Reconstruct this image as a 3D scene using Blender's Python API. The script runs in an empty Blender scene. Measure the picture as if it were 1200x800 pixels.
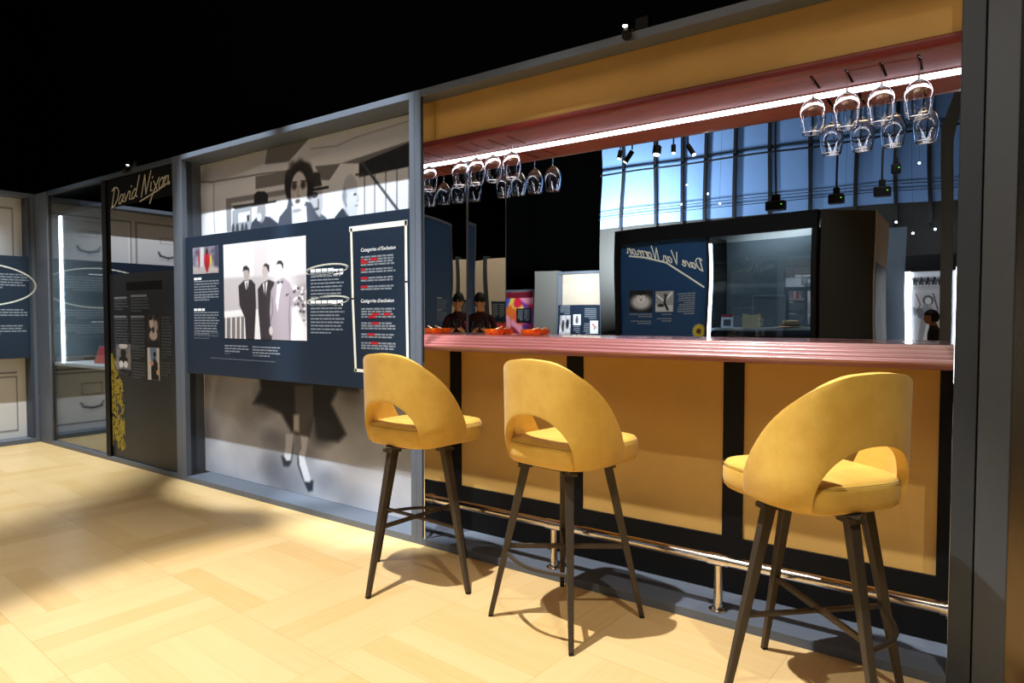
import bpy, bmesh, math, random
import numpy as np
from mathutils import Vector, Matrix
random.seed(7)
rng = np.random.default_rng(11)
PI = math.pi
scene = bpy.context.scene
COL = scene.collection

# ------------------------------------------------------------------ survey camera (a real 23 mm lens, 1.25 m high)
F = 775.0; YAW = math.radians(35.46); PIT = math.radians(2.07); H = 1.25
FW = np.array([-math.sin(YAW)*math.cos(PIT), math.cos(YAW)*math.cos(PIT), -math.sin(PIT)])
RT = np.array([math.cos(YAW), math.sin(YAW), 0.0]); UP = np.cross(RT, FW)
MY = 3.02      # plane of the back mirror
MX = -2.472    # plane of the side mirror

def ray(x, y, mode=''):
    """measured sight line: '' direct, 'm' by way of the back mirror, 'mm' by way of both mirrors"""
    d = FW*F + RT*(x-600) + UP*(400-y)
    o = np.array([0, 0, H])
    if 'm' in mode:
        o = np.array([o[0], 2*MY-o[1], o[2]]); d = np.array([d[0], -d[1], d[2]])
    if mode == 'mm':
        o = np.array([2*MX-o[0], o[1], o[2]]); d = np.array([-d[0], d[1], d[2]])
    return o, d

def onY(x, y, Y, mode=''):
    o, d = ray(x, y, mode); t = (Y-o[1])/d[1]; return o+d*t

def onZ(x, y, Z, mode=''):
    o, d = ray(x, y, mode); t = (Z-o[2])/d[2]; return o+d*t

class Plane:
    """upright plane: origin xy, heading th; local x along the wall, local y into the wall"""
    def __init__(s, ox, oy, th=0.0):
        s.o = np.array([ox, oy]); s.th = th
        s.u = np.array([math.cos(th), math.sin(th)]); s.v = np.array([-math.sin(th), math.cos(th)])
    def px(s, x, y, dep=0.0, mode=''):
        o, d = ray(x, y, mode)
        t = (dep - (o[:2]-s.o) @ s.v)/(d[:2] @ s.v)
        p = o+d*t
        return ((p[:2]-s.o) @ s.u, p[2])

# ------------------------------------------------------------------ materials
def s2l(c):
    return tuple((v/255/12.92 if v/255 <= .04045 else ((v/255+.055)/1.055)**2.4) for v in c)

MATS = {}
def mat(name, rgb=(128,128,128), rough=.5, metal=0.0, spec=.5, vary=.06, scale=30.0, emit=None, estr=1.0, coat=0.0, bump=0.0, trans=0.0, ior=1.45, alpha=1.0, bscale=None):
    if name in MATS: return MATS[name]
    m = bpy.data.materials.new(name); m.use_nodes = True
    nt = m.node_tree; b = nt.nodes['Principled BSDF']
    lin = s2l(rgb)
    tc = nt.nodes.new('ShaderNodeTexCoord')
    nz = nt.nodes.new('ShaderNodeTexNoise'); nz.inputs['Scale'].default_value = scale; nz.inputs['Detail'].default_value = 4
    nt.links.new(tc.outputs['Object'], nz.inputs['Vector'])
    if vary > 0:
        rp = nt.nodes.new('ShaderNodeValToRGB')
        rp.color_ramp.elements[0].position = .3; rp.color_ramp.elements[1].position = .7
        rp.color_ramp.elements[0].color = (*[v*(1-vary) for v in lin], 1)
        rp.color_ramp.elements[1].color = (*[min(1, v*(1+vary)) for v in lin], 1)
        nt.links.new(nz.outputs['Fac'], rp.inputs['Fac']); nt.links.new(rp.outputs['Color'], b.inputs['Base Color'])
    else:
        b.inputs['Base Color'].default_value = (*lin, 1)
    b.inputs['Roughness'].default_value = rough; b.inputs['Metallic'].default_value = metal
    b.inputs['Specular IOR Level'].default_value = spec
    b.inputs['Coat Weight'].default_value = coat; b.inputs['Coat Roughness'].default_value = .08
    b.inputs['Transmission Weight'].default_value = trans; b.inputs['IOR'].default_value = ior
    if emit is not None:
        b.inputs['Emission Color'].default_value = (*s2l(emit), 1); b.inputs['Emission Strength'].default_value = estr
    if bump > 0:
        bp = nt.nodes.new('ShaderNodeBump'); bp.inputs['Strength'].default_value = bump; bp.inputs['Distance'].default_value = .002
        n2 = nt.nodes.new('ShaderNodeTexNoise'); n2.inputs['Scale'].default_value = bscale or scale*6; n2.inputs['Detail'].default_value = 3
        nt.links.new(tc.outputs['Object'], n2.inputs['Vector'])
        nt.links.new(n2.outputs['Fac'], bp.inputs['Height']); nt.links.new(bp.outputs['Normal'], b.inputs['Normal'])
    MATS[name] = m
    return m

M_frame = mat('frame_grey_paint', (90,97,107), .42, spec=.5, vary=.03)
M_reveal = mat('reveal_slate_paint', (58,66,76), .55, vary=.03)
M_postdark = mat('post_dark_grey_paint', (54,58,62), .45, vary=.03)
M_black = mat('black_paint', (13,13,14), .9, spec=.15, vary=.1, scale=3)
M_soot = mat('matt_black_ceiling', (7,8,9), .95, spec=.05, vary=.1, scale=2)
M_satin = mat('satin_black_laminate', (12,11,11), .6, spec=.2, vary=.05)
M_navy = mat('navy_board_print', (24,38,54), .5, spec=.4, vary=.03)
M_navy2 = mat('blue_exhibit_print', (26,60,96), .5, spec=.4, vary=.04)
M_char = mat('charcoal_panel', (27,30,35), .5, spec=.5, vary=.03)
M_yellowpanel = mat('mustard_panel_paint', (192,150,80), .6, spec=.3, vary=.05, scale=4)
M_white = mat('white_print', (236,238,238), .6, vary=.0)
M_text = mat('grey_print_text', (126,133,141), .7, vary=0)
M_textdim = mat('dim_print_text', (80,88,98), .7, vary=0)
M_red = mat('red_print', (168,24,36), .6, vary=0)
M_cream = mat('cream_chalk_print', (232,230,214), .7, vary=.0)
M_goldtext = mat('champagne_lettering', (206,196,168), .5, vary=0)
M_steel = mat('polished_steel', (216,208,198), .16, metal=1.0, vary=.02)
M_darkmetal = mat('dark_bronze_powder_metal', (70,61,50), .45, metal=.3, spec=.5, vary=.06)
M_rubber = mat('black_rubber', (14,14,14), .7, vary=.05)
M_led = mat('led_diffuser', (255,255,255), .5, vary=0, emit=(236,240,255), estr=15)
M_led2 = mat('case_led_diffuser', (255,255,255), .5, vary=0, emit=(236,244,250), estr=15)
M_lamp = mat('lamp_lens', (255,255,255), .4, vary=0, emit=(255,246,225), estr=5)
M_bulb = mat('small_star_lamp', (255,255,255), .4, vary=0, emit=(220,230,255), estr=12)
M_wire = mat('wire_rod_metal', (20,20,22), .5, vary=.05)
M_shelf = mat('white_shelf_laminate', (232,236,238), .4, vary=.01)
M_casein = mat('case_grey_backing', (96,106,110), .7, vary=.03)
M_skin = mat('skin', (196,140,104), .55, vary=.05)
M_hair = mat('black_hair', (14,11,10), .6, vary=.1)
M_maroon = mat('maroon_knit', (52,18,28), .85, vary=.1, bump=.3)
M_blackcloth = mat('black_cloth', (20,20,24), .9, vary=.1, bump=.3)
M_cam = mat('camera_black_plastic', (16,16,17), .4, vary=.05)
M_lens = mat('lens_glass_dark', (6,8,14), .05, spec=.8, vary=0)
M_beige = mat('beige_wall_print', (190,176,156), .7, vary=.03, scale=3)
M_straw = mat('straw_weave', (196,164,112), .8, vary=.15, scale=120, bump=.6)
M_brownband = mat('brown_hat_ribbon', (70,46,30), .7)
M_paper = mat('aged_paper', (214,196,156), .8, vary=.05)
M_yellowprint = mat('yellow_print', (186,164,52), .6, vary=.06)
M_cig = mat('cigarette_paper', (238,232,220), .7, vary=.02)
M_filter = mat('cigarette_filter', (206,140,70), .7, vary=.05)

def wood_mat(name, base, dark, rough=.22, coat=.6, scale=1.0, spec=.5, crough=.12):
    m = bpy.data.materials.new(name); m.use_nodes = True; nt = m.node_tree; b = nt.nodes['Principled BSDF']
    tc = nt.nodes.new('ShaderNodeTexCoord'); mp = nt.nodes.new('ShaderNodeMapping')
    mp.inputs['Scale'].default_value = (1.2*scale, 34*scale, 34*scale)
    nz = nt.nodes.new('ShaderNodeTexNoise'); nz.inputs['Scale'].default_value = 2.2; nz.inputs['Detail'].default_value = 7; nz.inputs['Distortion'].default_value = .4
    rp = nt.nodes.new('ShaderNodeValToRGB'); rp.color_ramp.elements[0].color = (*s2l(dark), 1); rp.color_ramp.elements[1].color = (*s2l(base), 1)
    rp.color_ramp.elements[0].position = .3; rp.color_ramp.elements[1].position = .66
    nt.links.new(tc.outputs['Object'], mp.inputs['Vector']); nt.links.new(mp.outputs['Vector'], nz.inputs['Vector'])
    nt.links.new(nz.outputs['Fac'], rp.inputs['Fac']); nt.links.new(rp.outputs['Color'], b.inputs['Base Color'])
    b.inputs['Roughness'].default_value = rough; b.inputs['Coat Weight'].default_value = coat; b.inputs['Coat Roughness'].default_value = crough; b.inputs['Specular IOR Level'].default_value = spec
    MATS[name] = m
    return m
M_mahog = wood_mat('mahogany_lacquer', (154,90,86), (134,72,68), rough=.3, coat=1.0, spec=.9, crough=.1)
M_soffit = wood_mat('mahogany_soffit', (138,62,48), (116,48,37), rough=.55, coat=.0, spec=.2)

M_lip = wood_mat('mahogany_lip', (118,42,34), (92,30,24), rough=.45, coat=.1, spec=.3)

def leather(name, rgb, dark):
    m = bpy.data.materials.new(name); m.use_nodes = True; nt = m.node_tree; b = nt.nodes['Principled BSDF']
    tc = nt.nodes.new('ShaderNodeTexCoord')
    nz = nt.nodes.new('ShaderNodeTexNoise'); nz.inputs['Scale'].default_value = 7; nz.inputs['Detail'].default_value = 6; nz.inputs['Roughness'].default_value = .65
    rp = nt.nodes.new('ShaderNodeValToRGB'); rp.color_ramp.elements[0].color = (*s2l(dark), 1); rp.color_ramp.elements[1].color = (*s2l(rgb), 1)
    rp.color_ramp.elements[0].position = .28; rp.color_ramp.elements[1].position = .62
    nt.links.new(tc.outputs['Object'], nz.inputs['Vector']); nt.links.new(nz.outputs['Fac'], rp.inputs['Fac']); nt.links.new(rp.outputs['Color'], b.inputs['Base Color'])
    b.inputs['Roughness'].default_value = .55; b.inputs['Specular IOR Level'].default_value = .35; b.inputs['Sheen Weight'].default_value = .15
    n2 = nt.nodes.new('ShaderNodeTexNoise'); n2.inputs['Scale'].default_value = 260; n2.inputs['Detail'].default_value = 2
    bp = nt.nodes.new('ShaderNodeBump'); bp.inputs['Strength'].default_value = .12; bp.inputs['Distance'].default_value = .001
    nt.links.new(tc.outputs['Object'], n2.inputs['Vector']); nt.links.new(n2.outputs['Fac'], bp.inputs['Height']); nt.links.new(bp.outputs['Normal'], b.inputs['Normal'])
    MATS[name] = m
    return m
M_leather = leather('mustard_leather', (227,184,82), (209,160,58))
M_seatside = M_leather
M_piping = mat('dark_seam_piping', (88,66,28), .6)

def attr_mat(name, rough=.55, halftone=False, spec=.3):
    m = bpy.data.materials.new(name); m.use_nodes = True; nt = m.node_tree; b = nt.nodes['Principled BSDF']
    a = nt.nodes.new('ShaderNodeAttribute'); a.attribute_name = 'Col'
    b.inputs['Roughness'].default_value = rough; b.inputs['Specular IOR Level'].default_value = spec
    out = a.outputs['Color']
    if halftone:      # printed dot screen, coarser towards the right-hand end of the mural
        tc = nt.nodes.new('ShaderNodeTexCoord'); sp = nt.nodes.new('ShaderNodeSeparateXYZ')
        nt.links.new(tc.outputs['Object'], sp.inputs[0])
        def mth(op, x, y=None, clamp=False):
            n = nt.nodes.new('ShaderNodeMath'); n.operation = op; n.use_clamp = clamp
            for i, q in enumerate((x, y)):
                if q is None: continue
                if isinstance(q, (int, float)): n.inputs[i].default_value = q
                else: nt.links.new(q, n.inputs[i])
            return n.outputs[0]
        k = 2*PI/.021
        s1 = mth('SINE', mth('MULTIPLY', mth('ADD', sp.outputs[0], sp.outputs[2]), k))
        s2_ = mth('SINE', mth('MULTIPLY', mth('SUBTRACT', sp.outputs[0], sp.outputs[2]), k))
        dots = mth('GREATER_THAN', mth('ADD', s1, s2_), .35)
        fade = mth('MULTIPLY', mth('SUBTRACT', sp.outputs[0], .15), 1.0, True)
        fac = mth('MULTIPLY', mth('MULTIPLY', dots, fade), .42)
        mx = nt.nodes.new('ShaderNodeMix'); mx.data_type = 'RGBA'; mx.blend_type = 'MIX'
        nt.links.new(fac, mx.inputs['Factor']); nt.links.new(out, mx.inputs['A']); mx.inputs['B'].default_value = (.03,.033,.04,1)
        out = mx.outputs['Result']
    nt.links.new(out, b.inputs['Base Color'])
    MATS[name] = m
    return m
M_photo = attr_mat('photo_print_matt')
M_mural = attr_mat('mural_print_halftone', .6, True)

def glass_panel(name, tint=(200,205,210), refl=.35, rough=.0):
    m = bpy.data.materials.new(name); m.use_nodes = True; nt = m.node_tree
    nt.nodes.remove(nt.nodes['Principled BSDF']); out = nt.nodes['Material Output']
    tr = nt.nodes.new('ShaderNodeBsdfTransparent'); tr.inputs['Color'].default_value = (*s2l(tint), 1)
    gl = nt.nodes.new('ShaderNodeBsdfGlossy'); gl.inputs['Roughness'].default_value = rough; gl.inputs['Color'].default_value = (.9,.92,.95,1)
    lw = nt.nodes.new('ShaderNodeLayerWeight'); lw.inputs['Blend'].default_value = .3
    mr = nt.nodes.new('ShaderNodeMapRange'); mr.inputs['To Min'].default_value = refl; mr.inputs['To Max'].default_value = min(1, refl+.14)
    nt.links.new(lw.outputs['Fresnel'], mr.inputs['Value'])
    mx = nt.nodes.new('ShaderNodeMixShader'); nt.links.new(mr.outputs['Result'], mx.inputs['Fac'])
    nt.links.new(tr.outputs[0], mx.inputs[1]); nt.links.new(gl.outputs[0], mx.inputs[2]); nt.links.new(mx.outputs[0], out.inputs['Surface'])
    MATS[name] = m
    return m
M_glassdoor = glass_panel('case_door_glass', (234,238,240), .12)
M_glassfar = glass_panel('far_case_glass', (206,214,220), .12)

def mirror_mat(name, dist=.0012, scale=2.3, col=(.86,.88,.9)):
    m = bpy.data.materials.new(name); m.use_nodes = True; nt = m.node_tree; b = nt.nodes['Principled BSDF']
    b.inputs['Base Color'].default_value = (*col, 1); b.inputs['Metallic'].default_value = 1; b.inputs['Roughness'].default_value = .0
    tc = nt.nodes.new('ShaderNodeTexCoord'); nz = nt.nodes.new('ShaderNodeTexNoise'); nz.inputs['Scale'].default_value = scale; nz.inputs['Detail'].default_value = 0
    bp = nt.nodes.new('ShaderNodeBump'); bp.inputs['Strength'].default_value = 1; bp.inputs['Distance'].default_value = dist
    nt.links.new(tc.outputs['Object'], nz.inputs['Vector']); nt.links.new(nz.outputs['Fac'], bp.inputs['Height']); nt.links.new(bp.outputs['Normal'], b.inputs['Normal'])
    MATS[name] = m
    return m
M_mirror = mirror_mat('acrylic_mirror')
M_blackgloss = mirror_mat('black_mirror_glass', 0, 1, (.34,.34,.36))
M_bronzegloss = mirror_mat('bronze_tinted_glass', .0, 2, (.17,.13,.085))
MATS['bronze_tinted_glass'].node_tree.nodes['Principled BSDF'].inputs['Roughness'].default_value = .25

def clear_glass():
    m = bpy.data.materials.new('clear_glass'); m.use_nodes = True; nt = m.node_tree; b = nt.nodes['Principled BSDF']
    b.inputs['Base Color'].default_value = (1,1,1,1); b.inputs['Roughness'].default_value = 0; b.inputs['Transmission Weight'].default_value = 1; b.inputs['IOR'].default_value = 1.5
    MATS['clear_glass'] = m
    return m
M_glass = clear_glass()
M_orange = mat('orange_pressed_glass', (255,128,28), .08, trans=.75, vary=.15, scale=60, ior=1.5, emit=None)

def floor_mat():
    """parquet of square blocks, five strips to a block, each block turned a quarter from its neighbours"""
    m = bpy.data.materials.new('bamboo_parquet'); m.use_nodes = True; nt = m.node_tree; b = nt.nodes['Principled BSDF']
    N = nt.nodes.new; L = nt.links.new
    tc = N('ShaderNodeTexCoord'); mp = N('ShaderNodeMapping'); mp.vector_type = 'POINT'
    mp.inputs['Rotation'].default_value = (0, 0, math.radians(3.5)); mp.inputs['Scale'].default_value = (1/.64, 1/.64, 1)
    mp.inputs['Location'].default_value = (.12, .776, 0)
    L(tc.outputs['Object'], mp.inputs['Vector'])
    sp = N('ShaderNodeSeparateXYZ'); L(mp.outputs[0], sp.inputs[0])
    def mth(op, x, y=None):
        n = N('ShaderNodeMath'); n.operation = op
        for i, q in enumerate((x, y)):
            if q is None: continue
            if isinstance(q, (int, float)): n.inputs[i].default_value = q
            else: L(q, n.inputs[i])
        return n.outputs[0]
    x, y = sp.outputs[0], sp.outputs[1]
    fx, fy = mth('FLOOR', x), mth('FLOOR', y)
    par = mth('GREATER_THAN', mth('MODULO', mth('ABSOLUTE', mth('ADD', fx, fy)), 2), .5)
    def mixf(f, a, c):
        n = N('ShaderNodeMix'); n.data_type = 'FLOAT'; L(f, n.inputs[0]); L(a, n.inputs[2]); L(c, n.inputs[3]); return n.outputs[0]
    along = mixf(par, x, y); across = mixf(par, y, x)
    strip = mth('FLOOR', mth('MULTIPLY', across, 5)); sf = mth('FRACT', mth('MULTIPLY', across, 5))
    bf = mth('FRACT', along)
    cb = N('ShaderNodeCombineXYZ'); L(strip, cb.inputs[0]); L(mth('FLOOR', along), cb.inputs[1]); L(par, cb.inputs[2])
    wn = N('ShaderNodeTexWhiteNoise'); wn.noise_dimensions = '3D'; L(cb.outputs[0], wn.inputs['Vector'])
    # grain stretched along the strip
    cg = N('ShaderNodeCombineXYZ'); L(mth('MULTIPLY', along, 1.6), cg.inputs[0]); L(mth('MULTIPLY', across, 26), cg.inputs[1]); L(mth('MULTIPLY', wn.outputs['Value'], 40), cg.inputs[2])
    gn = N('ShaderNodeTexNoise'); gn.inputs['Scale'].default_value = 1.3; gn.inputs['Detail'].default_value = 6; gn.inputs['Roughness'].default_value = .6; L(cg.outputs[0], gn.inputs['Vector'])
    v = mth('ADD', mth('MULTIPLY', wn.outputs['Value'], .46), mth('MULTIPLY', gn.outputs['Fac'], .68))
    rp = N('ShaderNodeValToRGB'); e = rp.color_ramp.elements
    e[0].position = .1; e[0].color = (*s2l((203,164,98)), 1); e[1].position = .95; e[1].color = (*s2l((221,190,136)), 1)
    k = e.new(.5); k.color = (*s2l((213,179,122)), 1)
    L(v, rp.inputs['Fac'])
    def edge(f, w):
        return mth('MAXIMUM', mth('LESS_THAN', f, w), mth('GREATER_THAN', f, 1-w))
    gap = mth('MAXIMUM', mth('MULTIPLY', edge(sf, .012), .5), edge(bf, .004))
    mx = N('ShaderNodeMix'); mx.data_type = 'RGBA'; L(mth('MULTIPLY', gap, .30), mx.inputs['Factor']); L(rp.outputs['Color'], mx.inputs['A']); mx.inputs['B'].default_value = (*s2l((120,84,40)), 1)
    L(mx.outputs['Result'], b.inputs['Base Color'])
    b.inputs['Roughness'].default_value = .3; b.inputs['Specular IOR Level'].default_value = .42
    rr = mth('ADD', mth('MULTIPLY', gn.outputs['Fac'], .16), .24); L(rr, b.inputs['Roughness'])
    MATS['floor'] = m
    return m
M_floor = floor_mat()

# ------------------------------------------------------------------ mesh builder
class MB:
    def __init__(s): s.v = []; s.f = []; s.mi = []; s.mats = []; s.cur = 0; s.marks = []; s.pend = False
    def m(s, material):
        if material not in s.mats: s.mats.append(material)
        s.cur = s.mats.index(material); return s
    def add(s, verts, faces):
        o = len(s.v); s.v += [tuple(p) for p in verts]; s.f += [tuple(i+o for i in f) for f in faces]; s.mi += [s.cur]*len(faces); return s
    def mark(s): s.marks.append(len(s.f)); return s
    def build_split(s, name, parent):
        cuts = sorted(set([0]+s.marks+[len(s.f)]))
        for a, b_ in zip(cuts[:-1], cuts[1:]):
            q_ = MB(); remap = {}
            for fi in range(a, b_):
                f = s.f[fi]
                for v in f:
                    if v not in remap: remap[v] = len(q_.v); q_.v.append(s.v[v])
                q_.m(s.mats[s.mi[fi]]); q_.f.append(tuple(remap[v] for v in f)); q_.mi.append(q_.cur)
            q_.build(name, None, parent)
    def box(s, x0, x1, y0, y1, z0, z1):
        return s.add([(x0,y0,z0),(x1,y0,z0),(x1,y1,z0),(x0,y1,z0),(x0,y0,z1),(x1,y0,z1),(x1,y1,z1),(x0,y1,z1)],
                     [(0,3,2,1),(4,5,6,7),(0,1,5,4),(1,2,6,5),(2,3,7,6),(3,0,4,7)])
    def prism_x(s, prof, x0, x1):          # profile in (y,z), extruded along x
        n = len(prof)
        vs = [(x0, y, z) for y, z in prof]+[(x1, y, z) for y, z in prof]
        fs = [(i, (i+1) % n, (i+1) % n+n, i+n) for i in range(n)]+[tuple(range(n))[::-1], tuple(range(n, 2*n))]
        return s.add(vs, fs)
    def poly_y(s, pts, y0, y1):            # outline in (x,z), with a thickness along y
        n = len(pts)
        vs = [(x, y0, z) for x, z in pts]+[(x, y1, z) for x, z in pts]
        fs = [(i, (i+1) % n, (i+1) % n+n, i+n) for i in range(n)]+[tuple(range(n))[::-1], tuple(range(n, 2*n))]
        return s.add(vs, fs)
    def tube(s, a, b, r0, r1=None, n=12, cap=True):
        r1 = r0 if r1 is None else r1
        a, b = Vector(a), Vector(b); d = (b-a).normalized()
        t = Vector((0,0,1)) if abs(d.z) < .9 else Vector((1,0,0))
        e1 = d.cross(t).normalized(); e2 = d.cross(e1)
        vs = []
        for c, r in ((a, r0), (b, r1)):
            for i in range(n):
                an = 2*PI*i/n; vs.append(c+e1*(r*math.cos(an))+e2*(r*math.sin(an)))
        fs = [(i, (i+1) % n, (i+1) % n+n, i+n) for i in range(n)]
        if cap: fs += [tuple(range(n))[::-1], tuple(range(n, 2*n))]
        return s.add(vs, fs)
    def bar(s, a, b, w0, h0, w1=None, h1=None, rot=0.0):   # rectangular section bar between two points
        w1 = w0 if w1 is None else w1; h1 = h0 if h1 is None else h1
        a, b = Vector(a), Vector(b); d = (b-a).normalized()
        t = Vector((0,0,1)) if abs(d.z) < .9 else Vector((math.cos(rot), math.sin(rot), 0))
        e1 = d.cross(t).normalized(); e2 = d.cross(e1).normalized()
        vs = []
        for c, w, h in ((a, w0, h0), (b, w1, h1)):
            for sx, sy in ((-1,-1),(1,-1),(1,1),(-1,1)): vs.append(c+e1*(sx*w/2)+e2*(sy*h/2))
        return s.add(vs, [(0,1,5,4),(1,2,6,5),(2,3,7,6),(3,0,4,7),(3,2,1,0),(4,5,6,7)])
    def sweep(s, pts, r, n=10):
        pts = [Vector(p) for p in pts]; rings = []
        for i, p in enumerate(pts):
            d = (pts[min(i+1, len(pts)-1)]-pts[max(i-1, 0)]).normalized()
            t = Vector((0,0,1)) if abs(d.z) < .9 else Vector((1,0,0))
            e1 = d.cross(t).normalized(); e2 = d.cross(e1)
            rings.append([p+e1*(r*math.cos(2*PI*k/n))+e2*(r*math.sin(2*PI*k/n)) for k in range(n)])
        vs = [q for rg in rings for q in rg]
        fs = [(i*n+k, i*n+(k+1) % n, (i+1)*n+(k+1) % n, (i+1)*n+k) for i in range(len(pts)-1) for k in range(n)]
        fs += [tuple(range(n))[::-1], tuple(range((len(pts)-1)*n, len(pts)*n))]
        return s.add(vs, fs)
    def lathe(s, prof, c=(0,0,0), n=24, closed=False):
        vs = []; k = len(prof)
        for i in range(n):
            a = 2*PI*i/n
            for r, z in prof: vs.append((c[0]+r*math.cos(a), c[1]+r*math.sin(a), c[2]+z))
        fs = []
        for i in range(n):
            j = (i+1) % n
            for q in range(k if closed else k-1):
                q2 = (q+1) % k
                fs.append((i*k+q, j*k+q, j*k+q2, i*k+q2))
        return s.add(vs, fs)
    def ribbon(s, pts, w, y, t=.0012, closed=False):       # flat stroke on a panel, pts in (x,z), front face at y
        P = [Vector((p[0], p[1])) for p in pts]
        if closed: P = P+[P[0]]
        for i in range(len(P)-1):
            a, b = P[i], P[i+1]; d = b-a
            if d.length < 1e-6: continue
            d.normalize(); nrm = Vector((-d.y, d.x))
            wa = w[i] if isinstance(w, (list, tuple)) else w; wb = w[i+1] if isinstance(w, (list, tuple)) else w
            a2 = a-d*wa*.3; b2 = b+d*wb*.3
            s.poly_y([(a2-nrm*wa/2)[:], (b2-nrm*wb/2)[:], (b2+nrm*wb/2)[:], (a2+nrm*wa/2)[:]], y, y+t)
        return s
    def build(s, name, material=None, parent=None, smooth=False, bevel=0.0, bseg=2, auto=35, loc=None, rotz=None, sub=0, link=True):
        me = bpy.data.meshes.new(name); me.from_pydata(s.v, [], s.f)
        ms = s.mats if s.mats else [material]
        if material is not None and s.mats: pass
        for q in ms: me.materials.append(q)
        if len(ms) > 1: me.polygons.foreach_set('material_index', s.mi)
        bm = bmesh.new(); bm.from_mesh(me); bmesh.ops.recalc_face_normals(bm, faces=bm.faces); bm.to_mesh(me); bm.free()
        if smooth:
            me.polygons.foreach_set('use_smooth', [True]*len(me.polygons))
            if auto: me.set_sharp_from_angle(angle=math.radians(auto))
        o = bpy.data.objects.new(name, me); COL.objects.link(o)
        if parent is not None: o.parent = parent
        if loc is not None: o.location = loc
        if rotz is not None: o.rotation_euler = (0,0,rotz)
        if bevel > 0:
            b = o.modifiers.new('bevel', 'BEVEL'); b.width = bevel; b.segments = bseg; b.limit_method = 'ANGLE'; b.angle_limit = math.radians(40)
        if sub:
            q = o.modifiers.new('sub', 'SUBSURF'); q.levels = sub; q.render_levels = sub
        return o

def tag(o, label=None, cat=None, group=None, kind=None):
    if label: o['label'] = label
    if cat: o['category'] = cat
    if group: o['group'] = group
    if kind: o['kind'] = kind
    return o

def empty(name, loc=(0,0,0), rotz=0.0, label=None, cat=None, group=None, kind=None):
    o = bpy.data.objects.new(name, None); COL.objects.link(o); o.location = loc; o.rotation_euler = (0,0,rotz); o.empty_display_size = .1
    return tag(o, label, cat, group, kind)

def copy_tree(o, parent=None):
    c = o.copy(); COL.objects.link(c); c.parent = parent
    for ch in list(o.children): copy_tree(ch, c)
    return c

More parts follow.
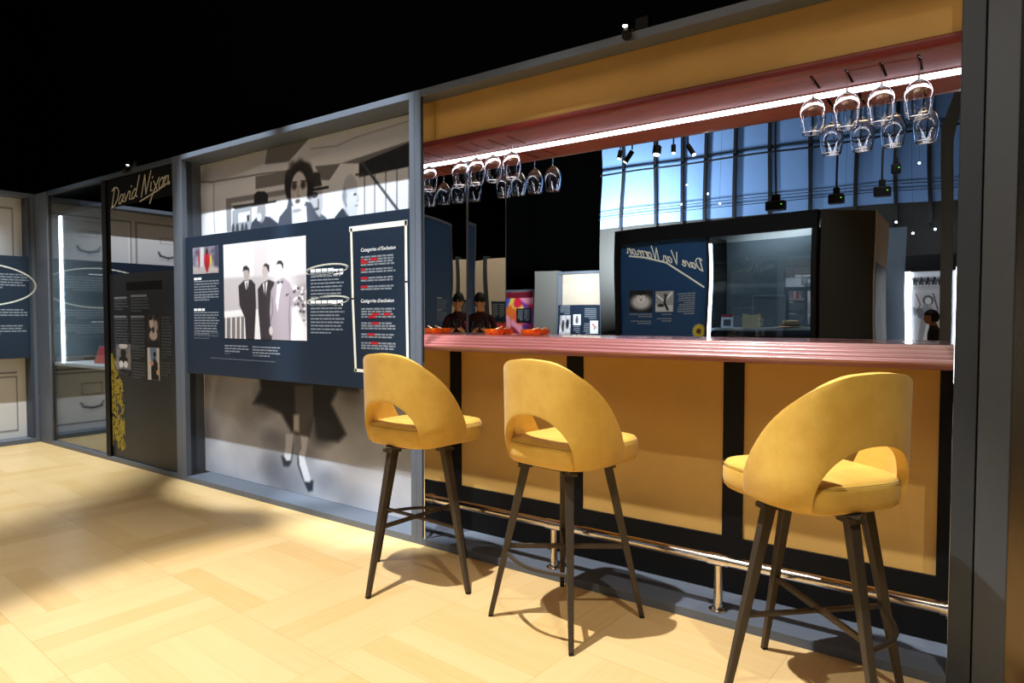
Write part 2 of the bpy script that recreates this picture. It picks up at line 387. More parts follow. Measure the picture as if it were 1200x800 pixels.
# ------------------------------------------------------------------ picture painter: coloured grids (prints, murals)
class Paint:
    def __init__(s, u0, u1, z0, z1, res=.006, base=(200,200,200)):
        s.u0, s.u1, s.z0, s.z1 = u0, u1, z0, z1
        s.nx = max(4, int(round((u1-u0)/res))+1); s.nz = max(4, int(round((z1-z0)/res))+1)
        s.U, s.Z = np.meshgrid(np.linspace(u0, u1, s.nx), np.linspace(z0, z1, s.nz))
        s.c = np.zeros((s.nz, s.nx, 3)); s.c[:] = base
    def blend(s, a, col):
        s.c += a[..., None]*(np.array(col, float)-s.c); return s
    def ell(s, cu, cz, ru, rz, col, soft=.12, op=1.0, ang=0.0):
        du, dz = s.U-cu, s.Z-cz; ca, sa = math.cos(ang), math.sin(ang)
        x, y = (du*ca+dz*sa)/ru, (-du*sa+dz*ca)/rz
        d = np.sqrt(x*x+y*y); return s.blend(np.clip((1+soft-d)/(2*soft), 0, 1)*op, col)
    def poly(s, pts, col, op=1.0, soft=.004):
        inside = np.zeros(s.U.shape, bool); dist = np.full(s.U.shape, 9.0); n = len(pts)
        for i in range(n):
            (x1, y1), (x2, y2) = pts[i], pts[(i+1) % n]
            if abs(y2-y1) > 1e-12:
                cond = ((y1 > s.Z) != (y2 > s.Z)) & (s.U < (x2-x1)*(s.Z-y1)/(y2-y1)+x1)
                inside ^= cond
            L2 = (x2-x1)**2+(y2-y1)**2+1e-12
            t = np.clip(((s.U-x1)*(x2-x1)+(s.Z-y1)*(y2-y1))/L2, 0, 1)
            dist = np.minimum(dist, np.hypot(s.U-x1-t*(x2-x1), s.Z-y1-t*(y2-y1)))
        sd = np.where(inside, dist, -dist)
        return s.blend(np.clip(.5+sd/(2*soft), 0, 1)*op, col)
    def line(s, pts, w, col, op=1.0, soft=.003):
        for (x1, y1), (x2, y2) in zip(pts[:-1], pts[1:]):
            L2 = (x2-x1)**2+(y2-y1)**2+1e-12
            t = np.clip(((s.U-x1)*(x2-x1)+(s.Z-y1)*(y2-y1))/L2, 0, 1)
            d = np.hypot(s.U-x1-t*(x2-x1), s.Z-y1-t*(y2-y1))
            s.blend(np.clip(.5+(w/2-d)/(2*soft), 0, 1)*op, col)
        return s
    def cloud(s, amp=20, cells=6, seed=1, tint=(1,1,1)):
        r = np.random.default_rng(seed); a = np.zeros(s.U.shape)
        for o in range(4):
            k = cells*2**o; g = r.normal(size=(k+2, k+2))
            x = (s.U-s.u0)/(s.u1-s.u0)*k; y = (s.Z-s.z0)/(s.z1-s.z0)*k
            xi, yi = np.clip(x.astype(int), 0, k), np.clip(y.astype(int), 0, k); fx, fy = x-xi, y-yi
            fx, fy = fx*fx*(3-2*fx), fy*fy*(3-2*fy)
            a += ((g[yi, xi]*(1-fx)+g[yi, xi+1]*fx)*(1-fy)+(g[yi+1, xi]*(1-fx)+g[yi+1, xi+1]*fx)*fy)/2**o
        s.c += a[..., None]*amp*np.array(tint); return s
    def build(s, name, parent, y=0.0, thick=.003, material=None):
        nx, nz = s.nx, s.nz
        v = [(float(s.U[j, i]), y, float(s.Z[j, i])) for j in range(nz) for i in range(nx)]
        f = [(j*nx+i, j*nx+i+1, (j+1)*nx+i+1, (j+1)*nx+i) for j in range(nz-1) for i in range(nx-1)]
        nb = len(v)
        back = [(s.u0, y+thick, s.z0), (s.u1, y+thick, s.z0), (s.u1, y+thick, s.z1), (s.u0, y+thick, s.z1)]
        v += back
        c0, c1, c2, c3 = 0, nx-1, nz*nx-1, (nz-1)*nx
        f += [(nb, nb+3, nb+2, nb+1)]
        f += [tuple([nb, nb+1]+list(range(nx-1, -1, -1)))]
        f += [tuple([nb+1, nb+2]+[j*nx+nx-1 for j in range(nz-1, -1, -1)])]
        f += [tuple([nb+2, nb+3]+[(nz-1)*nx+i for i in range(nx)])]
        f += [tuple([nb+3, nb]+[j*nx for j in range(nz)])]
        me = bpy.data.meshes.new(name); me.from_pydata(v, [], f)
        ca = me.color_attributes.new('Col', 'FLOAT_COLOR', 'POINT')
        c = np.clip(s.c, 0, 255)/255; lin = np.where(c <= .04045, c/12.92, ((c+.055)/1.055)**2.4)
        flat = np.ones((len(v), 4), np.float32); flat[:nb, :3] = lin.reshape(-1, 3); flat[nb:, :3] = (.3,.3,.3)
        ca.data.foreach_set('color', flat.ravel())
        me.materials.append(material or M_photo)
        o = bpy.data.objects.new(name, me); COL.objects.link(o)
        if parent is not None: o.parent = parent
        return o

def textbars(mb, x0, x1, ztop, lines, pitch, h, y, seed=0, last=.6, ragged=.12, nomark=False):
    """illegible small print: rows of short word bars"""
    if not nomark:
        if lines == 1:
            if not mb.pend: mb.mark()
            mb.pend = True
        else:
            if not mb.pend: mb.mark()
            mb.pend = False
    r = random.Random(seed)
    for i in range(lines):
        z = ztop-i*pitch; xe = x0+(x1-x0)*(1-r.random()*ragged if i < lines-1 else last)
        x = x0
        while x < xe-.01:
            w = r.uniform(.018, .06); w = min(w, xe-x)
            mb.box(x, x+w, y, y+.0008, z-h, z); x += w+.007

GLYPH = {
 'D': (.62, [[(.16,1),(.06,0)], [(-.06,.9),(.12,1.02),(.4,.95),(.58,.7),(.5,.3),(.3,.06),(.02,-.02)]]),
 'a': (.5, [[(.38,.42),(.22,.5),(.04,.3),(.06,.06),(.2,.02),(.36,.3),(.4,.46),(.36,.1),(.5,.08)]]),
 'v': (.42, [[(0,.48),(.12,.04),(.34,.5),(.42,.46)]]),
 'i': (.22, [[(.06,.48),(.05,.08),(.18,.06)], [(.11,.68),(.13,.73)]]),
 'd': (.5, [[(.36,.42),(.2,.5),(.03,.28),(.06,.04),(.22,.04),(.36,.3)], [(.5,1.1),(.34,.12),(.48,.06)]]),
 'N': (.66, [[(0,-.06),(.12,1)], [(.12,1),(.36,.0)], [(.36,.0),(.6,1.08)]]),
 'x': (.44, [[(.02,.5),(.34,.02)], [(.44,.56),(.1,-.05),(-.14,-.55)]]),
 'o': (.42, [[(.22,.5),(.05,.34),(.06,.06),(.22,.0),(.36,.2),(.34,.42),(.22,.5),(.42,.44)]]),
 'n': (.46, [[(.06,.5),(.02,0)], [(.03,.22),(.16,.48),(.3,.46),(.3,.06),(.44,.06)]]),
 'e': (.4, [[(.04,.24),(.3,.32),(.24,.48),(.08,.4),(.04,.12),(.16,.0),(.38,.14)]]),
 'V': (.56, [[(0,1.02),(.16,0),(.52,1.08)]]),
 'r': (.36, [[(.06,.5),(.02,0)], [(.04,.26),(.16,.46),(.3,.5)]]),
 'm': (.7, [[(.06,.5),(.02,0)], [(.03,.24),(.14,.48),(.26,.44),(.26,0)], [(.28,.24),(.4,.48),(.52,.44),(.52,.06),(.68,.08)]]),
 ' ': (.34, [])}
def script_text(mb, text, p0, p1, size, w, y, slant=.35):
    """hand lettering from p0 to p1 (x,z) on a panel"""
    total = sum(GLYPH[c][0] for c in text)
    d = Vector((p1[0]-p0[0], p1[1]-p0[1])); k = d.length/total; d.normalize(); up = Vector((0,1))
    x = 0
    for c in text:
        wd, strokes = GLYPH[c]
        for st in strokes:
            pts = []
            for (a, b) in st:
                q = Vector(p0)+d*((x+a)*k+slant*b*size*.5)+up*(b*size)
                pts.append((q.x, q.y))
            mb.ribbon(pts, w, y)
        x += wd

# ================================================================== THE ROOM
YF = 2.64      # front plane of the display frames
def structure(name, mb, m, **k):
    o = mb.build(name, m, **k); o['kind'] = 'structure'; return o
structure('floor', MB().box(-12.5, 4.6, -13, 4.6, -.1, 0), M_floor)
structure('ceiling', MB().box(-12.5, 4.6, -13, 4.6, 7.0, 7.1), M_soot)
structure('wall_back', MB().box(-12.5, 4.6, 4.5, 4.6, 0, 7.0), M_soot)
structure('wall_left', MB().box(-12.6, -12.5, -13, 4.6, 0, 7.0), M_soot)
structure('wall_right', MB().box(4.6, 4.7, -13, 4.6, 0, 7.0), M_soot)
structure('wall_front', MB().box(-12.5, 4.6, -13.1, -13, 0, 7.0), M_soot)

# ------------------------------------------------------------------ display frame round the photo mural
ZT = 2.472; FT = .038
PB = Plane(-3.76, YF)         # local origin for the mural bay
def frame_part(mb, x0, x1, depth=.16, y0=0.0, zb=0.0): mb.box(x0, x1, y0, y0+depth, zb, ZT)
bay = empty('exhibit_booth', (-3.76, YF, 0), 0, 'grey metal display frame around the large black and white photo mural', 'exhibit booth')
bx0, bx1 = -4.992+3.76, -2.529+3.76
MB().box(bx0, bx0+.06, 0, .04, 0, ZT).build('post', M_frame, bay, bevel=.002)
MB().box(bx1-.04, bx1, 0, .26, 0, ZT).build('post', M_frame, bay, bevel=.002)
MB().box(bx0+.0605, bx1-.0405, 0, .26, ZT-FT, ZT).build('header', M_frame, bay, bevel=.002)
MB().box(bx0+.0605, bx1-.0405, 0, .23, 0, FT).build('sill', M_frame, bay, bevel=.002)
mb = MB()
mb.add([(bx0+.05, .0405, FT+.001), (bx0-.05, .185, FT+.001), (bx0-.08, .185, FT+.001), (bx0, .0405, FT+.001),
        (bx0+.05, .0405, ZT-FT-.001), (bx0-.05, .185, ZT-FT-.001), (bx0-.08, .185, ZT-FT-.001), (bx0, .0405, ZT-FT-.001)],
       [(0,1,2,3),(4,7,6,5),(0,4,5,1),(1,5,6,2),(2,6,7,3),(3,7,4,0)])
mb.build('side_reveal', M_reveal, bay)

# photo mural behind the board
MDEP = .187
mu0, mu1 = -5.045+3.76, bx1-.042
Pm = Paint(mu0, mu1, FT+.002, ZT-FT-.002, .0065, (222,224,228))
def q(x, y): return PB.px(x, y, MDEP)
Z1 = lambda x, y: q(230+x/4.615, 120+y/4.615)          # notes taken on an enlarged view
def ps(f, *pts): return [f(*p) for p in pts]
Pm.cloud(5, 5, 3)
# cornice lines of the room in the photograph
Pm.poly(ps(Z1, (20,330),(395,250),(370,330),(90,440),(20,430)), (196,194,192))
Pm.poly(ps(Z1, (395,190),(620,185),(500,320),(370,335)), (118,116,114))
Pm.poly(ps(Z1, (320,400),(500,370),(490,440),(320,470)), (120,118,116))
Pm.line(ps(Z1, (20,430),(85,430),(360,385),(500,370)), .012, (120,120,122))
Pm.line(ps(Z1, (95,440),(95,600),(100,700)), .012, (150,150,152))
Pm.poly(ps(Z1, (160,520),(480,470),(480,500),(190,545),(190,700),(165,700)), (140,140,142))
Pm.poly(ps(Z1, (190,560),(330,540),(330,560),(210,580)), (70,72,76))
Pm.poly(ps(Z1, (195,585),(300,560),(300,720),(195,720)), (150,154,160))
Pm.poly(ps(Z1, (228,600),(290,588),(290,640),(228,650)), (235,237,240))
Pm.poly(ps(Z1, (272,610),(288,606),(288,640),(274,645)), (60,62,66))
for a in (200, 222, 250, 270): Pm.ell(*Z1(a, 690), .02, .05, (66,70,78))
Pm.line(ps(Z1, (620,250),(760,235),(860,190),(1150,100)), .008, (160,160,160))
Pm.poly(ps(Z1, (640,345),(780,330),(720,420),(680,420)), (110,110,110))
Pm.poly(ps(Z1, (780,330),(1160,205),(1160,120),(1160,240),(880,330)), (110,110,112))
Pm.poly(ps(Z1, (880,330),(1160,215),(1160,345),(880,405)), (26,27,30))
Pm.line(ps(Z1, (895,325),(1085,575),(1100,600)), .02, (70,72,76))
for a in (910, 965, 1025, 1085, 1150): Pm.line(ps(Z1, (a, 330), (a, 640)), .007, (50,52,56))
Pm.poly(ps(Z1, (860,385),(915,380),(915,400),(860,395)), (60,60,62))
# man in a hat, left
Pm.poly(ps(Z1, (290,700),(300,650),(335,610),(400,620),(450,660),(470,720),(290,730)), (58,64,76))
Pm.ell(*Z1(352, 585), .052, .085, (150,150,154))
Pm.ell(*Z1(340, 620), .03, .03, (205,206,210))
Pm.poly(ps(Z1, (312,500),(330,480),(370,480),(388,500),(388,548),(312,560)), (44,46,50))
Pm.line(ps(Z1, (300,555),(430,535)), .014, (60,62,66))
# man in a hat, right of the woman
Pm.poly(ps(Z1, (590,720),(600,600),(660,590),(700,620),(760,700),(760,730)), (84,92,106))
Pm.ell(*Z1(648, 535), .07, .12, (176,178,184))
Pm.ell(*Z1(640, 500), .035, .02, (60,60,64)); Pm.ell(*Z1(660, 545), .012, .035, (120,122,128)); Pm.ell(*Z1(650, 575), .03, .01, (80,80,84))
Pm.poly(ps(Z1, (618,460),(624,400),(640,375),(668,380),(680,450)), (52,50,48))
Pm.line(ps(Z1, (600,478),(712,458)), .02, (50,50,52))
# woman
Pm.poly(ps(Z1, (430,720),(450,620),(490,570),(500,520),(620,540),(650,600),(690,650),(700,720)), (74,80,92))
Pm.poly(ps(Z1, (515,560),(595,560),(600,660),(590,720),(520,720)), (206,208,212))
Pm.ell(*Z1(560, 405), .140, .105, (38,36,36), soft=.10)
Pm.ell(*Z1(503, 445), .052, .10, (36,36,38), soft=.15)
Pm.ell(*Z1(610, 440), .050, .10, (36,36,38), soft=.15)
for (a, b) in ((520,340),(560,328),(600,350),(500,390),(620,400)): Pm.ell(*Z1(a, b), .04, .03, (60,56,54), soft=.5, op=.7)
Pm.ell(*Z1(555, 480), .088, .132, (208,206,204), soft=.06)
Pm.ell(*Z1(530, 452), .028, .026, (70,66,62), soft=.4); Pm.ell(*Z1(578, 446), .028, .026, (64,60,58), soft=.4)
Pm.line(ps(Z1, (512,432),(545,430)), .009, (60,56,54)); Pm.line(ps(Z1, (565,425),(598,424)), .009, (60,56,54))
Pm.line(ps(Z1, (553,455),(548,505),(560,508)), .008, (140,138,138))
Pm.ell(*Z1(548, 534), .026, .014, (84,78,80), soft=.3); Pm.ell(*Z1(545, 585), .05, .012, (150,150,154), soft=.4)
# bald man in profile
Pm.poly(ps(Z1, (735,720),(750,620),(790,570),(830,600),(860,640),(850,720)), (52,58,70))
Pm.ell(*Z1(832, 500), .072, .13, (186,190,198), soft=.07); Pm.ell(*Z1(845, 555), .052, .085, (200,204,212), soft=.1)
Pm.line(ps(Z1, (805,470),(800,520),(812,560)), .012, (110,114,124)); Pm.ell(*Z1(800, 505), .02, .04, (130,134,142), soft=.5)
Pm.ell(*Z1(858, 497), .014, .008, (60,62,70), soft=.3); Pm.line(ps(Z1, (872,500),(878,530),(868,535)), .006, (140,144,152)); Pm.line(ps(Z1, (858,560),(874,556)), .006, (90,94,102))
# lower part: smoke, coat, legs and shoes
Z3 = lambda x, y: q(230+x/4.212, 430+y/4.212)
zb = PB.px(237, 437, MDEP)[1]+.08
low = Pm.Z < zb
sv = Pm.c.copy(); Pm.c[low] = (182,184,190); Pm.cloud(24, 4, 9)
Pm.c[~low] = sv[~low]
def e3(x, y, ru, rz, col, soft=.6, op=.6, ang=0): Pm.ell(*Z3(x, y), ru, rz, col, soft, op, ang)
Pm.poly(ps(Z3, (30,30),(110,30),(80,200),(30,210)), (206,200,192))
Pm.poly(ps(Z3, (105,40),(270,30),(300,130),(210,260),(130,230),(80,200)), (168,164,160), op=.8, soft=.03)
e3(360,110,.14,.10,(60,58,58)); e3(330,190,.12,.08,(88,84,82)); e3(260,230,.14,.10,(120,116,112)); e3(700,200,.2,.16,(130,126,122)); e3(760,110,.10,.08,(70,68,66))
Pm.poly(ps(Z3, (310,40),(800,60),(800,120),(700,110),(665,180),(740,330),(700,370),(600,350),(580,250),(510,240),(500,330),(470,320),(420,230),(330,185),(280,180),(320,110)), (34,34,36), soft=.02)
Pm.poly(ps(Z3, (485,90),(575,90),(580,260),(560,350),(490,330)), (84,80,78), soft=.012)
Pm.poly(ps(Z3, (480,235),(508,235),(508,320),(480,315)), (186,180,172), soft=.012)
e3(620,320,.12,.09,(52,52,56),.5,.8); e3(380,350,.12,.06,(110,112,120)); e3(160,480,.2,.10,(206,208,214)); e3(380,500,.14,.09,(104,108,120)); e3(260,400,.12,.10,(196,198,206))
e3(700,480,.18,.10,(196,198,206)); e3(850,430,.16,.12,(150,154,164)); e3(640,560,.12,.08,(110,116,130)); e3(900,560,.16,.09,(200,202,208)); e3(760,620,.2,.07,(168,172,182)); e3(480,560,.1,.08,(120,124,136))
Pm.poly(ps(Z3, (420,440),(445,430),(478,380),(470,470),(455,492),(430,488)), (40,46,58), soft=.012)
Pm.poly(ps(Z3, (442,330),(478,330),(474,400),(466,460),(446,462),(432,440),(440,400)), (206,208,214), soft=.008)
Pm.poly(ps(Z3, (500,430),(520,470),(552,560),(578,560),(575,610),(552,615),(520,540),(500,480)), (36,44,58), soft=.010)
Pm.poly(ps(Z3, (515,340),(552,345),(545,400),(535,450),(565,550),(560,568),(535,565),(508,480),(506,430),(520,400)), (208,210,216), soft=.008)
mur = empty('photo_mural', (-3.76, YF, 0), 0, 'floor to ceiling black and white photo mural of a dark-haired woman and men in hats', 'mural')
Pm.build('printed_panel', mur, MDEP, .02, M_mural)

# ------------------------------------------------------------------ navy information board standing proud of the mural
board = empty('information_board', (-3.76, YF, 0), 0, 'navy information board with a large photo of three men in suits, mounted across the mural', 'information board')
BD = .018
bu0, bz0 = PB.px(220, 437, BD); bz1 = 1.852; bz0 = .83
bu1 = bx1-.043
MB().box(bu0, bu1, BD, BD+.03, bz0, bz1).build('board_panel', M_navy, board, bevel=.002)
def b(x, y): return PB.px(x, y, BD)
# bracket blocks behind the board that carry it on the mural
mb = MB()
for cx in (-.8, .0, .8): MB().box(cx-.06, cx+.06, BD+.031, MDEP-.001, 1.2, 1.5).build('mounting_bracket', M_satin, board)
# picture of three men
u0, z1 = b(262, 287); u1, _ = b(358.5, 277); z0 = b(310, 398)[1]
pz0, pz1 = 1.103, 1.766
P3 = Paint(u0, u1, pz0, pz1, .0045, (238,234,234))
Zp = lambda x, y: (u0+(x-245)/(768-245)*(u1-u0)+0*y, None)
def pp(x, y):     # notes on an enlarged view (5.33x) that starts at pixel 215,260
    return b(215+x/5.333, 260+y/5.333)
def pq(*pts): return [pp(*p) for p in pts]
P3.poly(pq((440,80),(525,80),(525,345),(440,345)), (222,216,218))
P3.poly(pq((245,350),(350,345),(770,325),(770,560),(245,580)), (196,188,190), soft=.012)
P3.poly(pq((245,560),(380,545),(470,545),(470,570),(245,590)), (240,238,238))
P3.poly(pq((255,600),(380,590),(380,735),(255,735)), (120,112,112))
for a in (268, 300, 330, 358): P3.line(pq((a,600),(a,735)), .016, (232,228,226))
P3.poly(pq((670,420),(770,380),(770,650),(690,640)), (160,150,156), soft=.02, op=.8)
for i in range(40):
    r = rng.random(3); P3.ell(*pp(690+80*r[0], 400+240*r[1]), .012, .010, (70,64,68) if r[2] > .5 else (236,232,234), soft=.4)
P3.poly(pq((440,560),(560,560),(540,740),(440,740)), (238,236,236))
P3.poly(pq((345,400),(380,365),(425,360),(450,390),(455,520),(445,740),(392,740),(385,600),(352,520)), (52,46,50), soft=.004)
P3.poly(pq((382,370),(410,365),(402,425),(392,420)), (236,232,230)); P3.line(pq((397,380),(400,430)), .012, (40,36,40))
P3.ell(*pp(396, 322), .036, .044, (178,164,160)); P3.poly(pq((372,312),(376,280),(395,272),(412,290),(414,320),(405,300),(385,300)), (44,40,42))
P3.poly(pq((466,420),(490,385),(535,360),(570,375),(575,520),(555,740),(485,740),(470,560)), (56,50,54), soft=.004)
P3.poly(pq((497,385),(528,372),(515,470),(505,440)), (238,234,232)); P3.line(pq((512,385),(512,475)), .014, (46,40,46))
P3.ell(*pp(514, 305), .036, .044, (196,184,182)); P3.poly(pq((500,275),(515,258),(538,270),(538,315),(528,300),(520,278)), (40,36,38))
P3.poly(pq((540,560),(548,430),(575,375),(625,345),(665,380),(690,460),(672,740),(560,740),(548,690)), (158,146,152), soft=.004)
P3.poly(pq((588,385),(618,370),(600,470),(590,560),(580,500)), (244,242,242)); P3.poly(pq((588,372),(606,376),(624,366),(622,384),(606,380),(590,390)), (36,32,36))
P3.line(pq((545,620),(560,560),(556,470)), .01, (120,110,116)); P3.line(pq((668,470),(662,600),(668,740)), .01, (122,112,118))
P3.ell(*pp(603, 298), .04, .047, (214,204,202)); P3.poly(pq((578,270),(592,240),(615,240),(627,262),(624,300),(612,265),(592,262)), (48,42,44))
P3.ell(*pp(548, 680), .02, .03, (200,188,184)); P3.poly(pq((640,455),(660,445),(658,455),(642,465)), (60,54,60))
P3.poly(pq((680,540),(700,530),(770,650),(770,740),(690,740)), (238,236,236), soft=.02)
P3.build('photo_print', board, BD-.002, .0018)
# small colour picture top left
u0s, _ = b(226, 290); u1s, _ = b(256, 288)
Ps = Paint(u0s, u1s, 1.572, 1.768, .0045, (120,116,132))
w_, h_ = u1s-u0s, .196
def sp_(a, c): return (u0s+a*w_, 1.572+c*h_)
Ps.cloud(18, 5, 4)
Ps.poly([sp_(.0,.0), sp_(1,.0), sp_(1,.22), sp_(0,.3)], (168,160,158), soft=.01)
Ps.poly([sp_(.28,.25), sp_(.45,.25), sp_(.45,1), sp_(.3,1)], (196,192,194), soft=.01); Ps.poly([sp_(.84,.25), sp_(1,.2), sp_(1,1), sp_(.88,1)], (70,66,90), soft=.01)
Ps.ell(*sp_(.56,.5), .035, .06, (176,28,38), soft=.3); Ps.ell(*sp_(.56,.82), .018, .022, (60,40,40), soft=.3); Ps.ell(*sp_(.56,.25), .02, .04, (150,24,34), soft=.3)
Ps.ell(*sp_(.25,.55), .012, .06, (150,60,60), soft=.4); Ps.ell(*sp_(.72,.45), .012, .05, (200,180,60), soft=.4)
Ps.build('photo_print', board, BD-.002, .0018)
# printed text
mb = MB().m(M_text); ty = BD-.0009
def tb(x0, x1, ytop, lines, pitch, h, seed, m_=M_text, last=.6, rag=.12):
    """text block given by its left/right edge and top on the photograph"""
    a = b(x0, ytop); c = b(x1, ytop); mb.m(m_); textbars(mb, a[0], c[0], a[1], lines, pitch, h, ty, seed, last, rag)
def head(x0, x1, y0, m_=M_white, h=.018):
    a = b(x0, y0); c = b(x1, y0); mb.m(m_); textbars(mb, a[0], c[0], a[1], 1, .02, h, ty, 5, 1.0, 0)
head(227.5, 237, 325.5); tb(227.5, 257, 329.5, 8, .0195, .009, 1); tb(227.5, 252, 346, 2, .0195, .009, 2, M_textdim)
head(227.5, 240, 361.5); tb(227.5, 257, 365.5, 9, .0195, .009, 3); tb(227.5, 257, 389, 3, .0195, .009, 4, M_textdim)
tb(263.5, 293, 404, 3, .0195, .009, 6); tb(263.5, 275, 413, 1, .02, .009, 7, M_textdim); tb(296, 330, 405.5, 4, .0195, .009, 8); tb(296, 311, 416, 1, .02, .009, 9, M_textdim)
tb(247, 323, 418.5, 1, .02, .008, 10, M_textdim, 1.0)
head(364, 391, 315.5, M_white, .02); head(391, 402, 315.2, M_white, .034); tb(364, 403, 319.5, 8, .0215, .0095, 11)
head(364, 389, 352, M_white, .02); head(389, 402, 351.5, M_white, .034); tb(364, 404, 356.5, 9, .0215, .0095, 12)
# framed list with red words
def redblock(x0, x1, y0, lines, seed):
    r = random.Random(seed); mb.mark()
    for i in range(lines):
        a = b(x0, y0+i*3.05); c = b(x1-r.random()*4, y0+i*3.05)
        mb.m(M_text); textbars(mb, a[0], c[0], a[1], 1, .02, .0095, ty, seed+i, 1.0, 0, True)
    mb.m(M_red)
for (x0, y0, n, sd, reds) in ((423,300.5,4,21,[(0,1,.0,.1),(.1,1,.28,.5),(0,2,0,.22)]), (423,315,2,22,[(0,0,0,.14)]), (423,325,2,23,[(0,0,0,.2)]), (423,335,2,24,[(0,0,0,.2)]),
                          (423.5,361,4,25,[(0,2,.32,.54),(0,2,.66,.86),(0,3,.22,.42)]), (423.5,377.5,3,26,[(0,0,.3,.52)]), (423.5,390.5,2,27,[(0,0,.2,.4)]), (423.5,400.5,3,28,[(0,0,.28,.5)])):
    x1 = 464
    redblock(x0, x1, y0, n, sd)
    for (_, ln, f0, f1) in reds:
        a = b(x0, y0+ln*3.05); c = b(x1, y0+ln*3.05); L = c[0]-a[0]
        mb.m(M_red).box(a[0]+f0*L, a[0]+f1*L, ty-.0008, ty, a[1]-.0125, a[1]+.002)
mb.build_split('printed_text', board)
# headings that can still be read
def curve_text(txt, loc, size, parent, m_, name='heading', shear=0.0):
    cu = bpy.data.curves.new(name, 'FONT'); cu.body = txt; cu.size = size; cu.extrude = .0004; cu.shear = shear
    tmp = bpy.data.objects.new(name, cu); COL.objects.link(tmp)
    dg = bpy.context.evaluated_depsgraph_get(); me = bpy.data.meshes.new_from_object(tmp.evaluated_get(dg)); bpy.data.objects.remove(tmp)
    me.transform(Matrix.Rotation(PI/2, 4, 'X')); me.materials.clear(); me.materials.append(m_)
    o = bpy.data.objects.new(name, me); COL.objects.link(o); o.parent = parent; o.location = loc; return o
a = b(423, 295); curve_text('Categories of Exclusion', (a[0], ty, a[1]), .030, board, M_white)
a = b(423, 354.5); curve_text("Catégories d'exclusion", (a[0], ty, a[1]), .030, board, M_white)
mb = MB()
mb.ribbon([b(410.5, 268.5), b(476, 260.8)], .030, ty); mb.ribbon([b(475.5, 259.5), b(476.2, 330), b(478, 432)], .018, ty)
mb.ribbon([b(411.6, 268.5), b(413.5, 350), b(417, 434)], .018, ty); mb.ribbon([b(416, 433.5), b(445, 436), b(479, 440)], .018, ty)
mb.build('chalk_frame', M_cream, board)
mb = MB()
for (cx, cy, rx, ry, dy) in ((383, 315.5, 25, 6.2, -3), (384.5, 352, 24.5, 5.4, -2)):
    for k_, (g_, o_) in enumerate(((1.0, 0), (.93, 1.2))):
        if k_ == 0: mb = MB()
        pts = [b(cx+rx*g_*math.cos(t), cy+o_*.5+ry*g_*math.sin(t)+dy*math.cos(t)) for t in np.linspace(.2+k_, 2*PI+(.1 if k_ else .3)*1, 34)]
        mb.ribbon(pts, .0045 if k_ == 0 else .003, ty)
    mb.build('chalk_loop', M_cream, board)

# ------------------------------------------------------------------ bar booth: frame, mirrors, counter, panels
XL, XR = MX, -.076
booth = empty('bar_booth', (-1.27, YF, 0), 0, 'grey booth frame around the bar, posts at both ends and header across the top', 'booth')
BX = 1.27
MB().box(-2.528+BX, XL-.0125+BX, 0, .42, 0, ZT).build('post', M_frame, booth, bevel=.002)
MB().box(XR+.0005+BX, -.012+BX, 0, .42, 0, ZT).build('post', M_postdark, booth, bevel=.002)
MB().box(XL-.012+BX, XR+BX, 0, .42, ZT-FT, ZT).build('header', M_frame, booth, bevel=.002)
MB().box(XL-.012+BX, XR+BX, 0, .262, 0, FT).build('sill', M_frame, booth, bevel=.002)
MB().box(XL-.012+BX, XR+BX, .385, .42, FT+.001, ZT-FT-.001).build('back_board', M_black, booth)
mb = MB().box(-.001, .0, -.001, 0, 0, .001)
# gilt fascia over the bar
o = MB().box(XL+.006, XR-.001, 2.74, 2.76, 2.222, ZT-FT-.001).build('fascia_board', M_yellowpanel)
tag(o, 'long mustard yellow fascia board above the bar canopy', 'fascia')
# wooden canopy (soffit with a rounded lip)
can = empty('bar_canopy', (-1.27, 2.74, 2.18), 0, 'red-brown wooden canopy over the bar that carries the hanging glasses', 'canopy')
x0, x1 = XL+.001+BX, XR-.001+BX
lip = [(-.012,.0), (-.022,.006), (-.026,.016), (-.024,.028), (-.014,.036), (.0,.041), (.02,.041), (.02,.0)]
MB().prism_x(lip, x0, x1).build('moulded_lip', M_lip, can, smooth=True)
gx = [-2.354, -2.246, -2.131, -2.009, -.561, -.441, -.325, -.207]
mb = MB(); mb.box(x0, x1, .021, .030, .0, .005); mb.box(x0, x1, .205, .276, .0, .005)
edge = x0
for X in gx:
    mb.box(edge, X+BX-.0055, .030, .205, .0, .005); edge = X+BX+.0055
mb.box(edge, x1, .030, .205, .0, .005)
mb.build('soffit_panel', M_soffit, can)
MB().box(x0, x1, .021, .276, .030, .036).build('canopy_top', M_black, can)
MB().box(XR-.1315+BX, XR-.1295+BX, .06, .27, -.0006, -.0001).build('hatch_joint', M_black, can)
MB().box(XR-.36+BX, XR-.132+BX, .059, .061, -.0006, -.0001).build('hatch_joint', M_black, can)
# LED strip
led = empty('led_strip', (-1.27, 2.99, 2.165), 0, 'bright white light strip running along the back edge of the canopy', 'light strip')
MB().box(x0, x1, .0, .024, .0095, .0148).build('channel', M_steel, led)
MB().box(x0, x1, .006, .017, .0035, .0092).build('diffuser', M_led, led)
